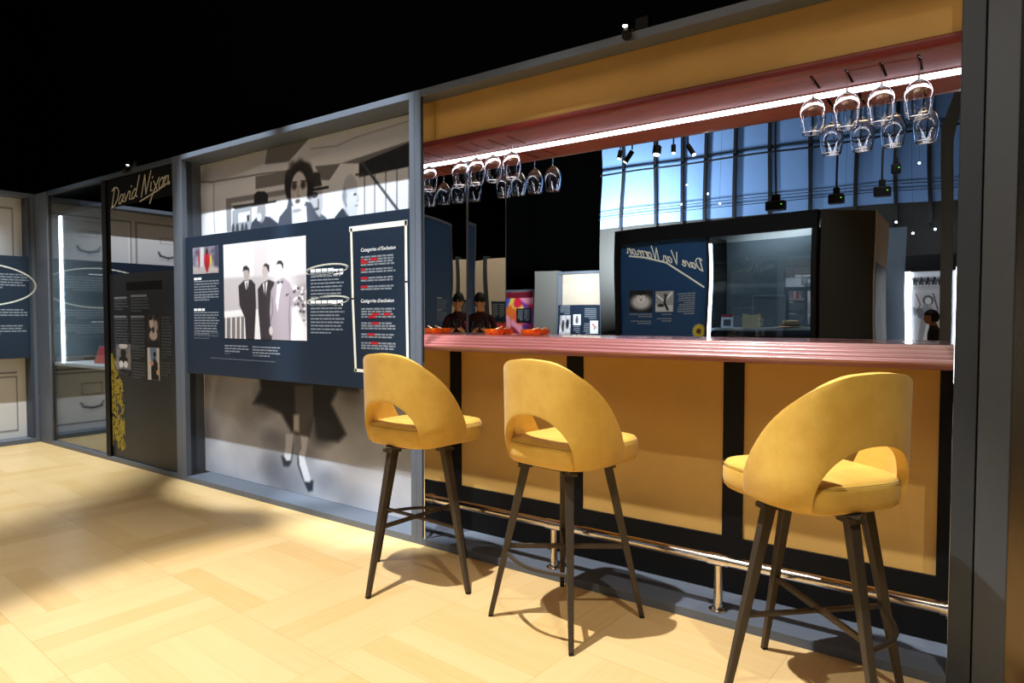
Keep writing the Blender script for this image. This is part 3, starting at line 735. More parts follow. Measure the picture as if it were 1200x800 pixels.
# mirrors
o = MB().box(XL+.0005, XR-.0005, MY, MY+.004, 1.1515, 2.4).build('mirror', M_mirror)
SIDE_BACK = o
tag(o, 'wide mirror across the back of the bar above the red counter', 'mirror')
o = MB().box(-.006, 0, -.378, .0, FT+.001-0, ZT-FT-.001).build('mirror', M_mirror); o.location = (XL, MY-.001, 0); o.rotation_euler = (0, 0, math.radians(.95))
SIDE = o
tag(o, 'narrow side mirror at the left end of the bar, beside the grey post', 'mirror')
o = MB().box(XR-.0004, XR, YF+.004, MY-.001, FT+.001, ZT-FT-.001).build('side_panel', M_mirror)
tag(o, 'narrow glossy panel lining the right end of the bar', 'panel')
MB().box(XL+.0012, XL+.0052, MY-.004, MY-.0005, 1.1555, 2.155).build('edge_trim', M_frame, SIDE_BACK)
tr_ = MB().box(-.001, .002, -.377, -.374, 1.16, 2.15).build('edge_trim', M_frame, SIDE)
# counter
prof = [(.014,-.0485), (.006,-.043), (.0,-.036), (-.005,-.032)]
for (ya, za, yb, zc) in ((-.008,-.026,.014,-.012), (.019,-.012,.036,.002), (.041,.002,.059,.016), (.064,.016,.082,.029), (.088,.029,.098,.034)):
    for k_ in range(6):
        t_ = PI/2*k_/5; prof.append((yb-(yb-ya)*math.cos(t_), za+(zc-za)*math.sin(t_)))
prof += [(.366,.034), (.366,-.004), (.28,-.004), (.28,-.012), (.03,-.05)]
cnt = empty('bar_counter', (-1.27, 2.656, 1.12), 0, 'long glossy red-brown bar counter with a moulded front edge', 'counter')
pr_f = [p for p in prof if p[0] <= .119]; 
MB().prism_x([(y, z) for y, z in prof], x0, x1).build('moulded_top', M_mahog, cnt, smooth=True, auto=50)
# base wall of the bar
PF = 2.915
base = empty('bar_cabinet', (-1.27, PF, 0), 0, 'black framed bar front with mustard yellow panels under the counter', 'bar front')
stiles = [(XL+.001, XL+.03), (-2.432-.10+.005, -2.432), (-1.725, -1.635), (-.925, -.838), (-.125, XR-.001)]
pan = [(XL+.001, -2.528), (-2.432, -1.725), (-1.635, -.925), (-.838, -.125)]
zb_, zt_ = .283, 1.106
mb = MB()
mb.box(XL+.001+BX, XR-.001+BX, -.012, .09, FT+.001, zb_)
for a_, c_ in [(-2.528, -2.432), (-1.725, -1.635), (-.925, -.838), (-.125, XR-.001)]: mb.box(a_+BX, c_+BX, -.012, .09, zb_+.0002, zt_)
mb.build('black_frame', M_satin, base)
for a_, c_ in pan: MB().box(a_+BX+.0005, c_+BX-.0005, .0, .012, zb_+.0005, zt_).build('yellow_panel', M_yellowpanel, base)
# foot rail
RY, RZ = 2.70, .248
rail = empty('foot_rail', (-1.27, RY, 0), 0, 'polished steel foot rail on two short posts in front of the bar', 'foot rail')
MB().tube((XL+.006+BX, 0, RZ), (XR-.006+BX, 0, RZ), .021, n=20).build('rail_tube', M_steel, rail, smooth=True)
for X in (-1.672, -.872):
    sp = MB().tube((X+BX, 0, FT+.0065), (X+BX, 0, RZ-.020), .0185, n=18).build('support_post', M_steel, rail, smooth=True)
    MB().tube((X+BX-.042, 0, RZ), (X+BX+.042, 0, RZ), .0245, n=20).build('tee_sleeve', M_steel, sp, smooth=True)
    MB().lathe([(0,.0005),(.038,.0005),(.038,.004),(.034,.006),(.027,.007),(.025,.014),(.0195,.015),(.0195,.03)], (X+BX, 0, FT), 24).build('floor_flange', M_steel, sp, smooth=True)
for X, s_ in ((XL, 1), (XR, -1)):
    mb = MB(); mb.tube((X+s_*.0015+BX, 0, RZ), (X+s_*.006+BX, 0, RZ), .034, n=22); mb.tube((X+s_*.006+BX, 0, RZ), (X+s_*.026+BX, 0, RZ), .0255, n=22)
    mb.build('wall_flange', M_steel, rail, smooth=True)

# ------------------------------------------------------------------ hanging wine glasses
def glass_parts(root):
    prof_o = [(.0035,-.078), (.006,-.084), (.014,-.089), (.026,-.097), (.037,-.111), (.0445,-.129), (.0475,-.147), (.0468,-.166), (.0435,-.191), (.0385,-.219), (.0370,-.2245)]
    prof_i = [(.0352,-.2245), (.0366,-.219), (.0415,-.191), (.0448,-.166), (.0454,-.147), (.0423,-.131), (.0348,-.1145), (.0245,-.101), (.013,-.0935), (.0005,-.092)]
    MB().lathe(prof_o+prof_i, n=32).build('bowl', M_glass, root, smooth=True, auto=0)
    MB().lathe([(.0005,-.0902), (.0035,-.0778), (.0030,-.05), (.0030,-.02), (.0042,-.008), (.0042,-.006)], n=16).build('stem', M_glass, root, smooth=True, auto=0)
    MB().lathe([(.0005,-.0058), (.006,-.0056), (.02,-.0036), (.033,-.0024), (.034,-.0016), (.033,-.0010), (.0005,-.0010)], n=28).build('foot', M_glass, root, smooth=True, auto=0)
names = ['leftmost', 'second from the left', 'third from the left', 'rightmost']
proto = None
for i, X in enumerate(gx):
    side = 'left' if i < 4 else 'right'
    lab = f'clear wine glass hanging upside down, {names[i%4]} in the {side} group of four'
    if proto is None:
        g = empty('wine_glass', (X, 2.82, 2.1935)); glass_parts(g); proto = g
    else:
        g = copy_tree(proto); g.location = (X, 2.82, 2.1935)
    g.rotation_euler = (0, 0, i*.7)
    tag(g, lab, 'wine glass', 'wine glasses hanging over the bar')

# ------------------------------------------------------------------ ashtrays with cigarettes
CZ = 1.1545
def ashtray_parts(root):
    n = 4; mb = MB()
    def sq(w, d, z): return [(-w,-d,z),(w,-d,z),(w,d,z),(-w,d,z)]
    rings = [sq(.040,.028,.0), sq(.045,.033,.010), sq(.047,.035,.032), sq(.039,.028,.032), sq(.034,.023,.008)]
    vs = [p for r in rings for p in r]; fs = [(0,3,2,1)]
    for k in range(4):
        for i in range(4): fs.append((k*4+i, k*4+(i+1) % 4, (k+1)*4+(i+1) % 4, (k+1)*4+i))
    fs.append((16,17,18,19))
    mb.add(vs, fs).build('dish', M_orange, root, bevel=.003)
def cig(loc, rz, tilt, label):
    loc = (loc[0]+.004, loc[1], loc[2]+.004); r = empty('cigarette', loc, rz, label, 'cigarette')
    d = Vector((math.cos(tilt), 0, math.sin(tilt)))
    a_ = MB().tube((0,0,0), d*.052, .004, n=10).build('paper_tube', M_cig, r, smooth=True)
    MB().tube(d*.0525, d*.075, .004, n=10).build('filter_tip', M_filter, r, smooth=True)
a1 = onY(579, 389, 2.975); a2 = onY(622, 389, 2.975)
A1 = empty('ashtray', (a1[0], 2.979, CZ), .05, 'orange glass ashtray on the counter, next to the side mirror', 'ashtray', 'orange ashtrays on the bar'); ashtray_parts(A1)
A2 = copy_tree(A1); A2.location = (a2[0], 2.979, CZ); A2.rotation_euler = (0,0,-.08); A2['label'] = 'orange glass ashtray on the counter, farther to the right along the mirror'
cig((a1[0]-.024, 2.972, CZ+.0135), .25, .38, 'white cigarette resting in the orange ashtray nearest the side mirror')
cig((a2[0]-.03, 2.975, CZ+.0135), .1, .30, 'white cigarette resting in the orange ashtray farther right')

# ------------------------------------------------------------------ bar stools
def plan_curve(w, dback, yfront, n=60, p=2.5):
    """half outline of the back shell from the middle of the back round to the front end of the arm"""
    pts = []
    for i in range(n+1):
        a = PI/2*i/n
        pts.append((w*math.sin(a)**(2/p), -dback*math.cos(a)**(2/p)))
    m_ = 14
    for i in range(1, m_+1): pts.append((w-.012*(i/m_)**2, yfront*i/m_))
    P = np.array(pts); L = np.concatenate([[0], np.cumsum(np.hypot(*np.diff(P, axis=0).T))]); return P, L/L[-1]
def shell_mesh():
    P, S = plan_curve(.248, .226, .090, p=2.55)
    sh = .41; rows = 12
    ss = list(sh*np.sin(np.linspace(0, PI/2, 13)))+list(np.linspace(sh, 1, 13)[1:])
    s0, zb_, zt_ = .15, .668, 1.088
    def ztop(s):
        if s <= s0: return zt_-.004*(s/s0)**2
        t = (s-s0)/(1-s0); return zb_+.02+(zt_-zb_-.024)*(max(0, 1-t**1.72))**.80
    def zbot(s):
        if s >= sh: return zb_+.006*((s-sh)/(1-sh))
        return zb_+.205*math.sqrt(max(0, 1-(s/sh)**2.2))**.9
    cols = [(-s, -1) for s in ss[::-1][:-1]]+[(s, 1) for s in ss]
    vs = []
    for (s, sg) in cols:
        a = abs(s); x = np.interp(a, S, P[:,0])*sg; y = np.interp(a, S, P[:,1])
        b0, t0 = zbot(a), ztop(a)
        for r in range(rows+1):
            f = r/rows; z = b0+(t0-b0)*f
            k = 1-.08*max(0, (.76-z)/.1)**1.6          # tucks in under the seat
            lean = -.020*max(0, z-.70)/.39
            vs.append((x*k, y*k+lean*(1-min(1, a*1.2)), z))
    n = len(cols); R = rows+1
    fs = [(i*R+r, (i+1)*R+r, (i+1)*R+r+1, i*R+r+1) for i in range(n-1) for r in range(rows)]
    return vs, fs
def seat_mesh():
    def ring(k, z, off=0.0):
        out = []
        for i in range(48):
            a = 2*PI*i/48; c, s_ = math.cos(a), math.sin(a); p = 4.4
            x = .213*math.copysign(abs(c)**(2/p), c); y = .236*math.copysign(abs(s_)**(2/p), s_)
            wf = 1+.02*(y/.236)
            out.append((x*wf*k[0], y*k[1]+.046, z+.012))
        return out
    R = [ring((.86,.86), .648), ring((.95,.95), .650), ring((.985,.985), .660), ring((1,1), .685), ring((1,1), .712), ring((.985,.985), .730), ring((.95,.95), .742), ring((.8,.8), .750), ring((.4,.4), .754), ring((.05,.05), .755)]
    vs = [p for r in R for p in r]; fs = [tuple(range(48))[::-1]]
    for k in range(len(R)-1):
        for i in range(48): fs.append((k*48+i, k*48+(i+1) % 48, (k+1)*48+(i+1) % 48, (k+1)*48+i))
    fs.append(tuple(range((len(R)-1)*48, len(R)*48)))
    return vs, fs, ring
def make_stool(loc, seat_rot, base_rot):
    root = empty('bar_stool', loc, seat_rot)
    vs, fs = shell_mesh(); o = MB().add(vs, fs).build('backrest', M_leather, root, smooth=True, auto=0)
    so = o.modifiers.new('solid', 'SOLIDIFY'); so.thickness = .032; so.offset = -1; so.use_even_offset = False
    bv = o.modifiers.new('bev', 'BEVEL'); bv.width = .010; bv.segments = 3; bv.limit_method = 'ANGLE'; bv.angle_limit = math.radians(50)
    o['solid_dir'] = 1
    vs, fs, ring = seat_mesh(); s_ = MB().add(vs, fs).build('seat', M_leather, root, smooth=True, auto=0)
    mb = MB(); mb.sweep(ring((1.0005,1.0005), .733)+ring((1.0005,1.0005), .733)[:1], .0010, 6); mb.build('piping', M_piping, s_, smooth=True)
    kids = []
    mb = MB(); mb.box(-.15,.15,-.15,.15,.6505,.6595)
    kids.append(mb.build('mounting_plate', M_darkmetal, root, bevel=.002))
    rt_, rb_ = .170, .315; zt, = (.640,)
    for k in range(4):
        an = PI/4+k*PI/2; c, s2 = math.cos(an), math.sin(an)
        t = (rt_*c, rt_*s2, zt); f = (rb_*c, rb_*s2, .009)
        lg = MB().bar(f, t, .020, .020, .036, .036, rot=an).build('leg', M_darkmetal, root, bevel=.003)
        MB().bar((rb_*c*1.002, rb_*s2*1.002, 0), (rb_*c, rb_*s2, .0088), .019, .019, rot=an).build('rubber_foot', M_rubber, lg)
        MB().box(-.03,.03,-.03,.03, .6355, .650).build('leg_bracket', M_darkmetal, lg, loc=(rt_*c, rt_*s2, 0), rotz=an)
        kids.append(lg)
    zs = .30; rr = rb_+(rt_-rb_)*zs/zt
    p = [(rr*math.cos(PI/4+k*PI/2), rr*math.sin(PI/4+k*PI/2), zs) for k in range(4)]
    kids.append(MB().bar(p[0], p[2], .012, .020).build('stretcher', M_darkmetal, root, bevel=.002))
    up = [(x, y, z+.0) for x, y, z in p]
    kids.append(MB().bar((p[1][0],p[1][1],zs-.0125), (p[3][0],p[3][1],zs-.0125), .020, .012).build('stretcher', M_darkmetal, root, bevel=.002))
    # curved foot hoop between the two legs behind
    a_, c_ = Vector(p[2]), Vector(p[3]); pts = []
    for i in range(17):
        t = i/16; q_ = a_.lerp(c_, t); q_.y -= .055*math.sin(PI*t); q_.z = zs-.03; pts.append(q_)
    kids.append(MB().sweep(pts, .0085, 8).build('foot_hoop', M_darkmetal, root, smooth=True))
    for kd in kids: kd.rotation_euler = (0, 0, base_rot-seat_rot)
    return root
def D(x): return math.radians(x)
STOOLS = [((-2.190, 2.31), 88, 311.6, 'mustard yellow bar stool before the grey post, left of the three'),
          ((-1.396, 2.35), 81, 79.2, 'mustard yellow bar stool in the middle of the row of three'),
          ((-.430, 2.326), 144, 178.8, 'mustard yellow bar stool nearest the viewer, turned the other way, rightmost')]
stools = []
for i, ((x, y), fdeg, bdeg, lab) in enumerate(STOOLS):
    sr, br = D(fdeg-90), D(bdeg-90)
    if i == 0: st = make_stool((x, y, 0), sr, br)
    else:
        st = copy_tree(stools[0]); st.location = (x, y, 0); st.rotation_euler = (0, 0, sr)
        for ch in st.children:
            nm = ch.name.split('.')[0]
            if nm not in ('seat', 'backrest'): ch.rotation_euler = (0, 0, br-sr)
    tag(st, lab, 'bar stool', 'yellow bar stools at the bar'); stools.append(st)

# ------------------------------------------------------------------ left bay: glazed case and name panel
PC = Plane(-6.3, YF)
bc = empty('exhibit_booth', (-6.3, YF, 0), 0, 'dark grey display frame holding the lit glass case and the name panel', 'exhibit booth')
cx0, cx1 = -7.7195+6.3, -4.994+6.3
MB().box(cx0, -7.43+6.3, 0, .3, 0, ZT).build('post', M_frame, bc, bevel=.002)
MB().box(-6.262+6.3, -6.182+6.3, 0, .06, FT, ZT-FT-.001).build('post', M_satin, bc, bevel=.002)
MB().box(-5.066+6.3, cx1, 0, .3, 0, ZT).build('post', M_frame, bc, bevel=.002)
MB().box(-7.4295+6.3, -5.0665+6.3, 0, .3, ZT-FT, ZT).build('header', M_reveal, bc, bevel=.002)
MB().box(-7.4295+6.3, -5.0665+6.3, 0, .3, 0, FT).build('sill', M_frame, bc, bevel=.002)
def c_(x, y, d=.02): return PC.px(x, y, d)
# name panel
npn = empty('name_panel', (-6.3, YF, 0), 0, 'glossy dark panel with the handwritten name David Nixon across its top', 'exhibit panel')
nx0, nx1 = -6.180+6.3, -5.068+6.3
zsplit = 1.62
mb = MB().m(M_char).box(nx0, nx1, .02, .05, FT+.002, zsplit-.001)
mb.build('lower_panel', None, npn)
MB().box(nx0, nx0+.03, .019, .05, zsplit, ZT-FT-.002).build('edge_strip', M_satin, npn)
MB().box(nx0+.0305, nx1, .02, .05, zsplit, 2.19).build('black_mirror', M_blackgloss, npn)
MB().box(nx0+.0305, nx1, .019, .05, 2.1905, ZT-FT-.002).build('title_band', M_black, npn)
mb = MB(); p0 = c_(130.5, 243.5, .018); p1 = c_(199, 216, .018)
script_text(mb, 'David Nixon', p0, p1, .155, .0115, .0165, slant=.5)
mb.ribbon([c_(164, 236, .018), c_(185, 223, .018), c_(199, 212.5, .018)], .010, .0165)
mb.build('lettering', M_goldtext, npn)
mb = MB().m(M_satin)
a0, a1_ = c_(148, 333), c_(190, 331); mb.box(a0[0], a1_[0], .0185, .0195, 1.475, 1.545)
mb.m(M_text)
def cb(x0, x1, yt, n, sd, m_=M_textdim, pitch=.024, h=.012):
    a = c_(x0, yt); e = c_(x1, yt); mb.m(m_); textbars(mb, a[0], e[0], a[1], n, pitch, h, .0188, sd)
cb(134, 151, 348.5, 5, 1); cb(153.5, 175, 346.5, 6, 2); cb(134, 151, 370, 11, 3); cb(153.5, 170, 370, 12, 4); cb(189, 201, 371, 11, 5)
cb(155, 171, 405, 5, 6); cb(155, 171, 424, 6, 7); cb(189, 201, 407, 4, 8); cb(189, 201, 424, 5, 9)
for x0_, x1_, yy in ((134,148,348.5),(153.5,172,346),(134,148,370.3),(153.5,169,370.3)):
    a = c_(x0_, yy); e = c_(x1_, yy); mb.m(M_text).box(a[0], e[0], .0185, .0195, a[1]-.015, a[1]+.004)
mb.build_split('printed_text', npn)
# three small prints and a yellow ornament
def small_print(x0, x1, yt, yb, painter, parent=npn, res=.007):
    a = c_(x0, yt); e = c_(x1, yb); P_ = Paint(a[0], e[0], e[1], a[1], res, (200,200,200)); w, h = e[0]-a[0], a[1]-e[1]
    S = lambda u, v: (a[0]+u*w, e[1]+v*h)
    painter(P_, S, w, h); P_.build('photo_print', parent, .0175, .0022)
def pt1(P_, S, w, h):
    P_.c[:] = (60,56,58); P_.cloud(12, 4, 2); P_.ell(*S(.35,.7), w*.2, h*.2, (206,196,196)); P_.ell(*S(.7,.6), w*.2, h*.22, (180,168,168)); P_.ell(*S(.5,.25), w*.35, h*.2, (196,190,190)); P_.ell(*S(.5,.45), w*.1, h*.12, (30,28,30)); P_.ell(*S(.3,.9), w*.14, h*.08, (24,22,24))
def pt2(P_, S, w, h):
    P_.c[:] = (222,222,228); P_.poly([S(.2,1), S(.8,1), S(.75,.35), S(.3,.45)], (120,150,200)); P_.ell(*S(.62,.8), w*.12, h*.08, (26,24,26)); P_.poly([S(.3,.0), S(.95,.0), S(.85,.55), S(.55,.7), S(.3,.4)], (24,24,28)); P_.ell(*S(.35,.52), w*.16, h*.08, (220,176,160)); P_.ell(*S(.85,.25), w*.12, h*.08, (220,176,160))
def pt3(P_, S, w, h):
    P_.c[:] = (120,118,122); P_.cloud(10, 4, 6); P_.ell(*S(.5,.62), w*.18, h*.2, (30,30,32)); P_.ell(*S(.5,.38), w*.3, h*.14, (26,26,28)); P_.ell(*S(.35,.2), w*.14, h*.14, (226,224,226)); P_.ell(*S(.65,.2), w*.14, h*.14, (220,218,222)); P_.ell(*S(.5,.92), w*.3, h*.1, (200,198,200))
small_print(173, 187, 369.5, 400.5, pt1); small_print(173, 187.5, 407, 446, pt2); small_print(136, 154, 402.5, 433.5, pt3)
mb = MB(); cc = c_(144.5, 418.5)
for g in (1.0, 1.12): mb.ribbon([(cc[0]+.16*g*math.cos(t)+.01*math.sin(3*t), cc[1]+.135*g*math.sin(t)) for t in np.linspace(0, 2*PI, 30)], .004, .0168)
mb.build('chalk_loop', M_textdim, npn)
a = c_(129, 420); e = c_(150, 528)
mb = MB().m(M_yellowprint)
r_ = random.Random(3)
for i in range(150):
    v_ = r_.random(); w = .05+.20*min(1, (1-v_)*2.2) if v_ > .55 else .24
    x_ = a[0]+.01+r_.random()*w; z_ = e[1]+.02+v_*(a[1]-e[1]); t0 = r_.random()*6; rr = r_.uniform(.012, .035)
    mb.ribbon([(max(nx0+.005, x_+rr*math.cos(t0+k*.8)), max(FT+.02, z_+rr*1.3*math.sin(t0+k*.8))) for k in range(6)], r_.uniform(.005, .010), .0186-.0001*(i % 5), .0006)
mb.build('yellow_ornament', None, npn)

# glass case
cs = empty('display_case', (-6.3, YF, 0), 0, 'lit glass display case with a white shelf, left of the name panel', 'display case')
gx0, gx1 = -7.4285+6.3, -6.263+6.3
MB().box(gx0+.01, gx1-.001, .021, .027, FT+.002, ZT-FT-.002).build('glass_door', M_glassdoor, cs)
mb = MB().box(gx0, gx0+.009, .015, .035, FT+.002, ZT-FT-.002); mb.build('door_edge', M_darkmetal, cs)
zsh = .815
MB().box(gx0+.005, gx1-.002, .50, .53, FT+.002, ZT-FT-.002).build('back_panel', M_casein, cs)
MB().box(gx0+.0, gx0+.004, .036, .49, zsh+.031, 2.22).build('side_panel', M_casein, cs)
MB().box(gx0+.005, gx1-.002, .036, .49, zsh-.03, zsh).build('shelf', M_shelf, cs, bevel=.002)
MB().box(gx0+.005, gx1-.002, .036, .49, 2.225, 2.26).build('case_top', M_reveal, cs)
MB().box(gx0+.005, gx1-.002, .040, .055, FT+.003, zsh-.032).build('lower_door', M_blackgloss, cs)
xl_ = -7.262+6.3
MB().box(xl_, xl_+.045, .040, .052, zsh+.002, 2.2235).build('light_tube', M_led2, cs)
# items on the shelf
def booklet(loc, rz, w, h, lean, m_, lab, pages=M_paper):
    r = empty('booklet', loc, rz, lab, 'booklet')
    c, s2 = math.cos(lean), math.sin(lean)
    def tr(mb_):
        mb_.v = [(x, y*c+z*s2, -y*s2+z*c+.0005+.012*s2) for x, y, z in mb_.v]; return mb_
    tr(MB().box(-w/2, w/2, 0, .003, 0, h)).build('front_cover', m_, r)
    tr(MB().box(-w/2+.002, w/2-.002, .0032, .009, .002, h-.002)).build('pages', pages, r)
    tr(MB().box(-w/2, w/2, .0092, .012, 0, h)).build('back_cover', m_, r)
    return r
M_grn = mat('olive_cover', (96,100,70), .5); M_pinkred = mat('red_cover', (206,70,74), .5); M_gryc = mat('grey_photo_card', (150,150,156), .6, vary=.5, scale=9)
Pp = c_(112, 408, .2)
booklet((-6.79, YF+.18, zsh), .45, .12, .17, .45, M_pinkred, 'small red booklet leaning on the lit shelf')
booklet((-6.98, YF+.25, zsh), .45, .11, .17, .45, M_grn, 'small olive booklet leaning on the lit shelf')
booklet((-7.0, YF+.40, zsh), .05, .20, .36, .2, M_gryc, 'grey photo card standing at the back of the lit shelf', M_white)

# ------------------------------------------------------------------ left wall display, running towards the viewer
PD = Plane(-7.72, 2.64, PI/2)        # local x = +Y (up to 0 at the corner), local y = into the wall (-X)
bd = empty('exhibit_booth', (-7.72, 2.64, 0), PI/2, 'grey display frame along the left side, around the cabinet mural', 'exhibit booth')
MB().box(-.035, -.0005, 0, .19, 0, ZT+.005).build('post', M_frame, bd, bevel=.002)
MB().box(-3.4, -.0355, 0, .19, ZT-.035, ZT+.005).build('header', M_frame, bd, bevel=.002)
MB().box(-3.4, -.0355, 0, .149, 0, .045).build('sill', M_frame, bd, bevel=.002)
MB().box(-3.44, -3.4005, 0, .19, 0, ZT+.005).build('post', M_frame, bd, bevel=.002)
MB().box(-.06, -.036, .0, .149, .046, ZT-.036).build('side_reveal', M_reveal, bd)
Pd = Paint(-3.38, -.062, .047, ZT-.037, .011, (206,203,198)); Pd.cloud(3, 4, 5)
DD = .15
def cab(y0, y1):
    for z0_, z1_ in ((1.32, 2.33), (.12, .66)):
        Pd.line([(y0, z0_), (y1, z0_), (y1, z1_), (y0, z1_), (y0, z0_)], .014, (120,116,110)); Pd.line([(y0+.02, z1_-.02), (y0+.02, z0_+.02)], .006, (236,234,230))
    Pd.line([(y0, .70), (y1, .70)], .02, (128,122,114))
for k in range(4):
    y1_ = -.14-k*.86; cab(y1_-.80, y1_)
    for zc in (1.98, .30):
        hc = y1_-.36
        Pd.line([(hc-.11, zc+.035), (hc-.09, zc-.01), (hc, zc-.03), (hc+.09, zc-.01), (hc+.11, zc+.03)], .02, (44,44,58), soft=.008)
        Pd.line([(hc-.09, zc-.045), (hc, zc-.06), (hc+.09, zc-.045)], .02, (150,150,160), op=.5, soft=.012)
    Pd.line([(y1_-.45, 2.12), (y1_-.27, 2.12), (y1_-.27, 2.18), (y1_-.45, 2.18), (y1_-.45, 2.12)], .008, (140,134,124))
    Pd.line([(y1_-.46, .42), (y1_-.26, .42), (y1_-.26, .54), (y1_-.46, .54), (y1_-.46, .42)], .012, (130,124,116))
mur2 = empty('photo_mural', (-7.72, 2.64, 0), PI/2, 'photo mural of pale office cabinets with drawer handles on the left side', 'mural')
Pd.build('printed_panel', mur2, DD, .012)
bo2 = empty('information_board', (-7.72, 2.64, 0), PI/2, 'navy information board with a white drawn oval on the left side', 'information board')
MB().box(-3.38, -.0605, .0, .03, .85, 1.852).build('board_panel', M_navy, bo2, bevel=.002)
mb = MB()
for xx in (-2.9, -1.7, -.5): MB().box(xx-.05, xx+.05, .031, DD-.001, 1.2, 1.5).build('mounting_bracket', M_satin, bo2)
def d_(x, y): return PD.px(x, y, 0)
mb = MB().m(M_text)
def db(x0, x1, yt, n, sd, m_=M_text):
    a = d_(max(x0, 1), yt); e = d_(x1, yt); L0 = e[0]-.55 if x0 <= 0 else a[0]; mb.m(m_); textbars(mb, L0, e[0], a[1], n, .026, .013, -.0009, sd)
for (x1__, yt, n, sd) in ((14, 315.5, 1, 1), (10, 358.5, 1, 2), (12, 377, 1, 3)): db(0, x1__, yt, n, sd, M_white)
db(0, 34, 320, 6, 4); db(0, 33, 362, 4, 5); db(0, 34, 381, 4, 6); db(0, 20, 372, 1, 7, M_textdim); db(0, 25, 396, 1, 8, M_textdim)
for k in range(2):
    x_ = -1.4-k*.9; mb.m(M_text); textbars(mb, x_-.3, x_+.3, 1.6, 7, .026, .013, -.0009, 40+k); textbars(mb, x_-.3, x_+.3, 1.3, 8, .026, .013, -.0009, 50+k)
mb.build_split('printed_text', bo2)
mb = MB(); c0 = d_(2, 330)
mb.ribbon([(c0[0]-.25+.53*math.cos(t), 1.565+.21*math.sin(t)) for t in np.linspace(0, 2*PI, 60)], .014, -.0012); mb.build('chalk_loop', M_cream, bo2)

M_rightpaint = mat('mid_grey_paint', (74,77,81), .5, vary=.03)
# ------------------------------------------------------------------ right end: neighbouring bay
pr = empty('exhibit_booth', (.0, YF, 0), 0, 'tall grey frame post and dark glazed bay at the right edge', 'exhibit booth')
MB().box(-.0075, .079, -.002, .42, 0, 2.9).build('post', M_rightpaint, pr, bevel=.003)
MB().box(.0795, .9, .03, .04, .04, 2.86).build('tinted_glass', M_bronzegloss, pr)
MB().box(.0795, .9, .0, .2, 0, .038).build('sill', M_rightpaint, pr)
MB().box(.0795, .9, .0, .2, 2.862, 2.9).build('header', M_rightpaint, pr)
MB().box(.901, .97, -.002, .42, 0, 2.9).build('post', M_rightpaint, pr, bevel=.003)
MB().box(-.0118, -.0082, .02, .3, 0, 2.47).build('joint_seal', M_rubber, pr)

# small clip lamps on the headers
def clip_lamp(x, z, lab):
    r = empty('clip_lamp', (x, YF-.001, z), 0, lab, 'lamp')
    MB().box(-.03, .03, .0, .06, -.0, .012).build('clamp', M_satin, r, bevel=.002)
    h_ = MB().tube((0,-.006,.004), (.02,-.05,-.035), .017, .021, n=16).build('lamp_head', M_satin, r, smooth=True)
    MB().lathe([(0,0),(.010,.0),(.012,.004),(0,.007)], (-.006,-.013,.022), 12).build('lamp_lens', M_lamp, h_, smooth=True)
    MB().box(.03, .09, .01, .055, .0, .055).build('driver_box', M_satin, r, bevel=.004)
clip_lamp(-1.27, ZT+.001, 'small black clip-on lamp on top of the booth header')
clip_lamp(-5.73, ZT+.001, 'tiny clip-on lamp on top of the header over the name panel')

# ================================================================== WHAT THE MIRROR SHOWS: the hall behind the viewer
# exhibit wall opposite the bar
e0 = onZ(722, 272, 2.47, 'm'); e1 = onZ(958, 246, 2.47, 'm')
th = math.atan2(e0[1]-e1[1], e0[0]-e1[0])
PE = Plane(e1[0], e1[1], th)           # local x runs to the viewer's right when facing it, local y into the wall
Lw = math.hypot(e0[0]-e1[0], e0[1]-e1[1])
def m_(x, y, d=0.0): return PE.px(x, y, d, 'm')
T0 = (e1[0], e1[1], 0)
ew = empty('exhibit_stand', T0, th, 'dark exhibit frame opposite the bar, seen in the mirror', 'exhibit booth')
MB().box(.0, Lw, .0, .06, 2.28, 2.47).build('header', M_black, ew)
MB().box(.0, Lw, .0605, .5, 2.44, 2.47).build('roof_board', M_black, ew)
MB().box(.0, .06, .0, .5, 0, 2.279).build('post', M_satin, ew); MB().box(Lw-.08, Lw, .0, .5, 0, 2.279).build('post', M_satin, ew)
xm = m_(829, 320)[0]
MB().box(xm-.02, xm+.03, .02, .5, 0, 2.279).build('post', M_satin, ew)
MB().box(.0605, Lw-.0805, .48, .5, 0, 2.439).build('back_panel', M_casein, ew)
MB().box(.0605, Lw-.0805, .0, .47, 0, .04).build('sill', M_satin, ew)
en = empty('name_panel', T0, th, 'blue exhibit panel with the handwritten name Dave Van Norman, seen in the mirror', 'exhibit panel')
MB().box(xm+.031, Lw-.081, .05, .08, .041, 2.42).build('panel_board', M_navy2, en)
mb = MB(); p0 = m_(823, 317, .048); p1 = m_(736, 297, .048)
script_text(mb, 'Dave Van Norman', p0, p1, .145, .014, .0475, slant=.4)
mb.ribbon([m_(824, 336, .048), m_(806, 324, .048), m_(780, 308, .048), m_(755, 302, .048), m_(739, 300, .048)], .02, .0475)
mb.build('lettering', M_cream, en)
mb = MB()
def mbk(xl, xr, yt, n, sd, m__=M_text):
    a = m_(xr, yt, .049); e = m_(xl, yt, .049); mb.m(m__); textbars(mb, a[0], e[0], a[1], n, .03, .016, .0485, sd)
mbk(793, 814, 342, 5, 1); mbk(793, 814, 355, 5, 2); mbk(738, 764, 366, 2, 3); mbk(768, 787, 366, 1, 4); mbk(738, 763, 374, 2, 5); mbk(768, 787, 371, 2, 6)
mb.build_split('printed_text', en)
